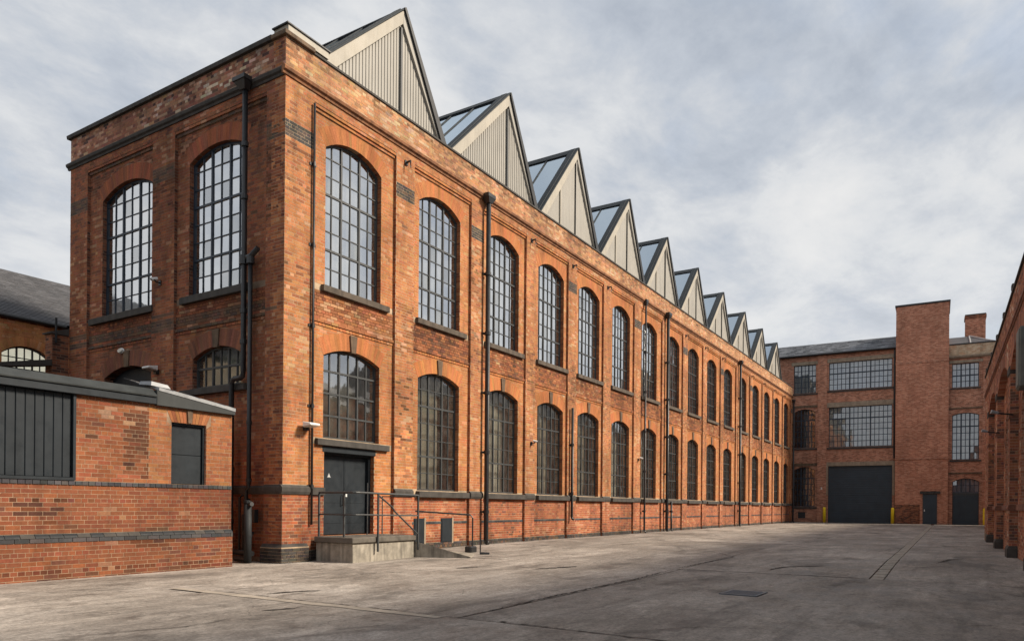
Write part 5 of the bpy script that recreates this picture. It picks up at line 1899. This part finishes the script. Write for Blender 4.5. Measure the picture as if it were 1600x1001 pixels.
# pick sizes in world space: temporarily express the camera in the local frame of the range
_C, _F, _R = CAM.copy(), Fw.copy(), R3.copy()
ca, sa = math.cos(-RANG), math.sin(-RANG)
RZm = np.array([[ca, -sa, 0], [sa, ca, 0], [0, 0, 1]])
CAM, Fw, R3s, U3s = RZm @ (_C - np.array([0, -14.034 / math.cos(RANG), 0])), RZm @ _F, R3, U3
R3, U3 = RZm @ R3s, RZm @ U3s
rk.finish(rb, local_cam, 300, 8)
CAM, Fw, R3, U3 = _C, _F, R3s, U3s
for a, b in rp_:
    m = MB(); m.box(RB, a - .035, b + .035, -.18, .045, -.15, .22, 'stone_dark'); m.hexa([RB.P(s, d, z) for s, d, z in ((a - .035, -.18, .22), (b + .035, -.18, .22), (b + .035, .045, .22), (a - .035, .045, .22), (a, -.18, .30), (b, -.18, .30), (b, .0, .30), (a, .0, .30))], 'stone_dark'); m.build('pier_base', rb)
    m = MB(); m.box(RB, a - .02, b + .02, -.18, .025, 4.655, 4.87, 'stone_dark'); m.build('pier_cap', rb, bevel=.02)
    m = MB(); m.sweep(RB, [(-.18, 1.2), (.02, 1.2), (.04, 1.26), (.02, 1.33), (-.18, 1.34)], a - .03, b + .03, 'red_cornice'); m.build('string_course', rb)
    m = MB(); m.sweep(RB, [(-.18, 3.54), (.02, 3.54), (.025, 3.62), (-.18, 3.64)], a - .02, b + .02, 'red_cornice'); m.build('string_course', rb)
for b, a2, op, big in rops:
    m = MB(); m.box(RB, b, a2, -.18, -.13, 1.2, 1.35, 'red_cornice'); m.build('string_course', rb)
    window(rb, RB, op, -.32, 6, 6, (2, 4), (3,), curtain='curtain_dark', cd=.5, bar=.04, glass='glass_dim')
x = -16
while x < RE:
    e = min(x + 1.5, RE)
    m = MB(); m.sweep(RB, [(.0, 5.66), (.025, 5.67), (.025, 5.72), (.05, 5.73), (.05, 5.80), (.0, 5.82)], x + .003, e - .003, 'red_cornice'); m.build('cornice_stone', rb)
    x = e
x = -16.0
n = 0
while x < RE:
    e = min(x + 1.2, RE + .05)
    m = MB(); m.sweep(RB, [(-.55, 6.505), (.04, 6.505), (.04, 6.56), (-.55, 6.60)], x + .003, e - .003, 'stone_dark'); m.build('coping_stone', rb)
    x = e
for x in (10.6, 13.6, 16.6, 19.6, 22.9):
    m = MB(); m.box(RB, x - .12, x + .12, -.25, .045, 6.57, 6.72, 'stone_dark'); m.build('coping_block', rb, bevel=.02)
m = MB(); m.hexa([RB.P(s, d, z) for s, d, z in ((-16, -9.3, 6.4), (RE, -9.3, 6.4), (RE, -.66, 6.4), (-16, -.66, 6.4), (-16, -5, 7.9), (RE, -5, 7.9), (RE, -4.9, 7.9), (-16, -4.9, 7.9))], 'slate'); m.build('roof', rb)
# next block along that side, past the end of the range
nb = thing('neighbouring_block', 'plain red brick block with pitched roof beyond the end of the arcaded range', 'building')
m = MB(); m.box(LONG, 25.5, 57.0, 15.2, 26, -.15, 8.2, 'tex_red'); m.build('wall', nb)
m = MB(); m.prism(Fr((0, 0, 0), (0, -1, 0), (1, 0, 0)), [(15.0, 8.201), (26.2, 8.201), (20.6, 11.0)], 25.3, 57.2, 'slate'); m.build('roof', nb)
# brackets and cable lamps on the piers
for s, lab in ((11.2, 'bracket lamp with cable on the nearest whole pier of the right hand range'), (16.3, 'bracket lamp with cable on the second whole pier of the right hand range')):
    wx, wy = RW(s, .0)
    t = thing('bracket_lamp', lab, 'light', (wx, wy, 3.6), RANG, 'lamps on the right hand piers')
    m = MB(); m.tube([(-.02, -.05, 0), (-.10, .05, .01), (-.14, .2, .02), (-.18, .30, .05)], .022, 'black_iron', 6); m.build('arm', t)
    m = MB(); m.tube([(-.17, .27, .045), (-.21, .42, .08)], [.035, .05], 'lead', 8); m.build('lamp_head', t)
t = thing('meter_cabinet', 'grey green metal cabinet fixed high on the right hand brick range', 'cabinet', (*RW(7.25, -.18), 4.3), RANG)
m = MB(); m.box(Fr((0, 0, 0), (1, 0, 0), (0, 1, 0)), -.35, .35, 0, .32, -.6, .62, 'grey_panel'); m.build('body', t, bevel=.02)
m = MB(); m.box(Fr((0, 0, 0), (1, 0, 0), (0, 1, 0)), -.31, .31, .32, .335, -.56, .58, 'grey_panel'); m.build('door', t)
bpy.context.view_layer.update()
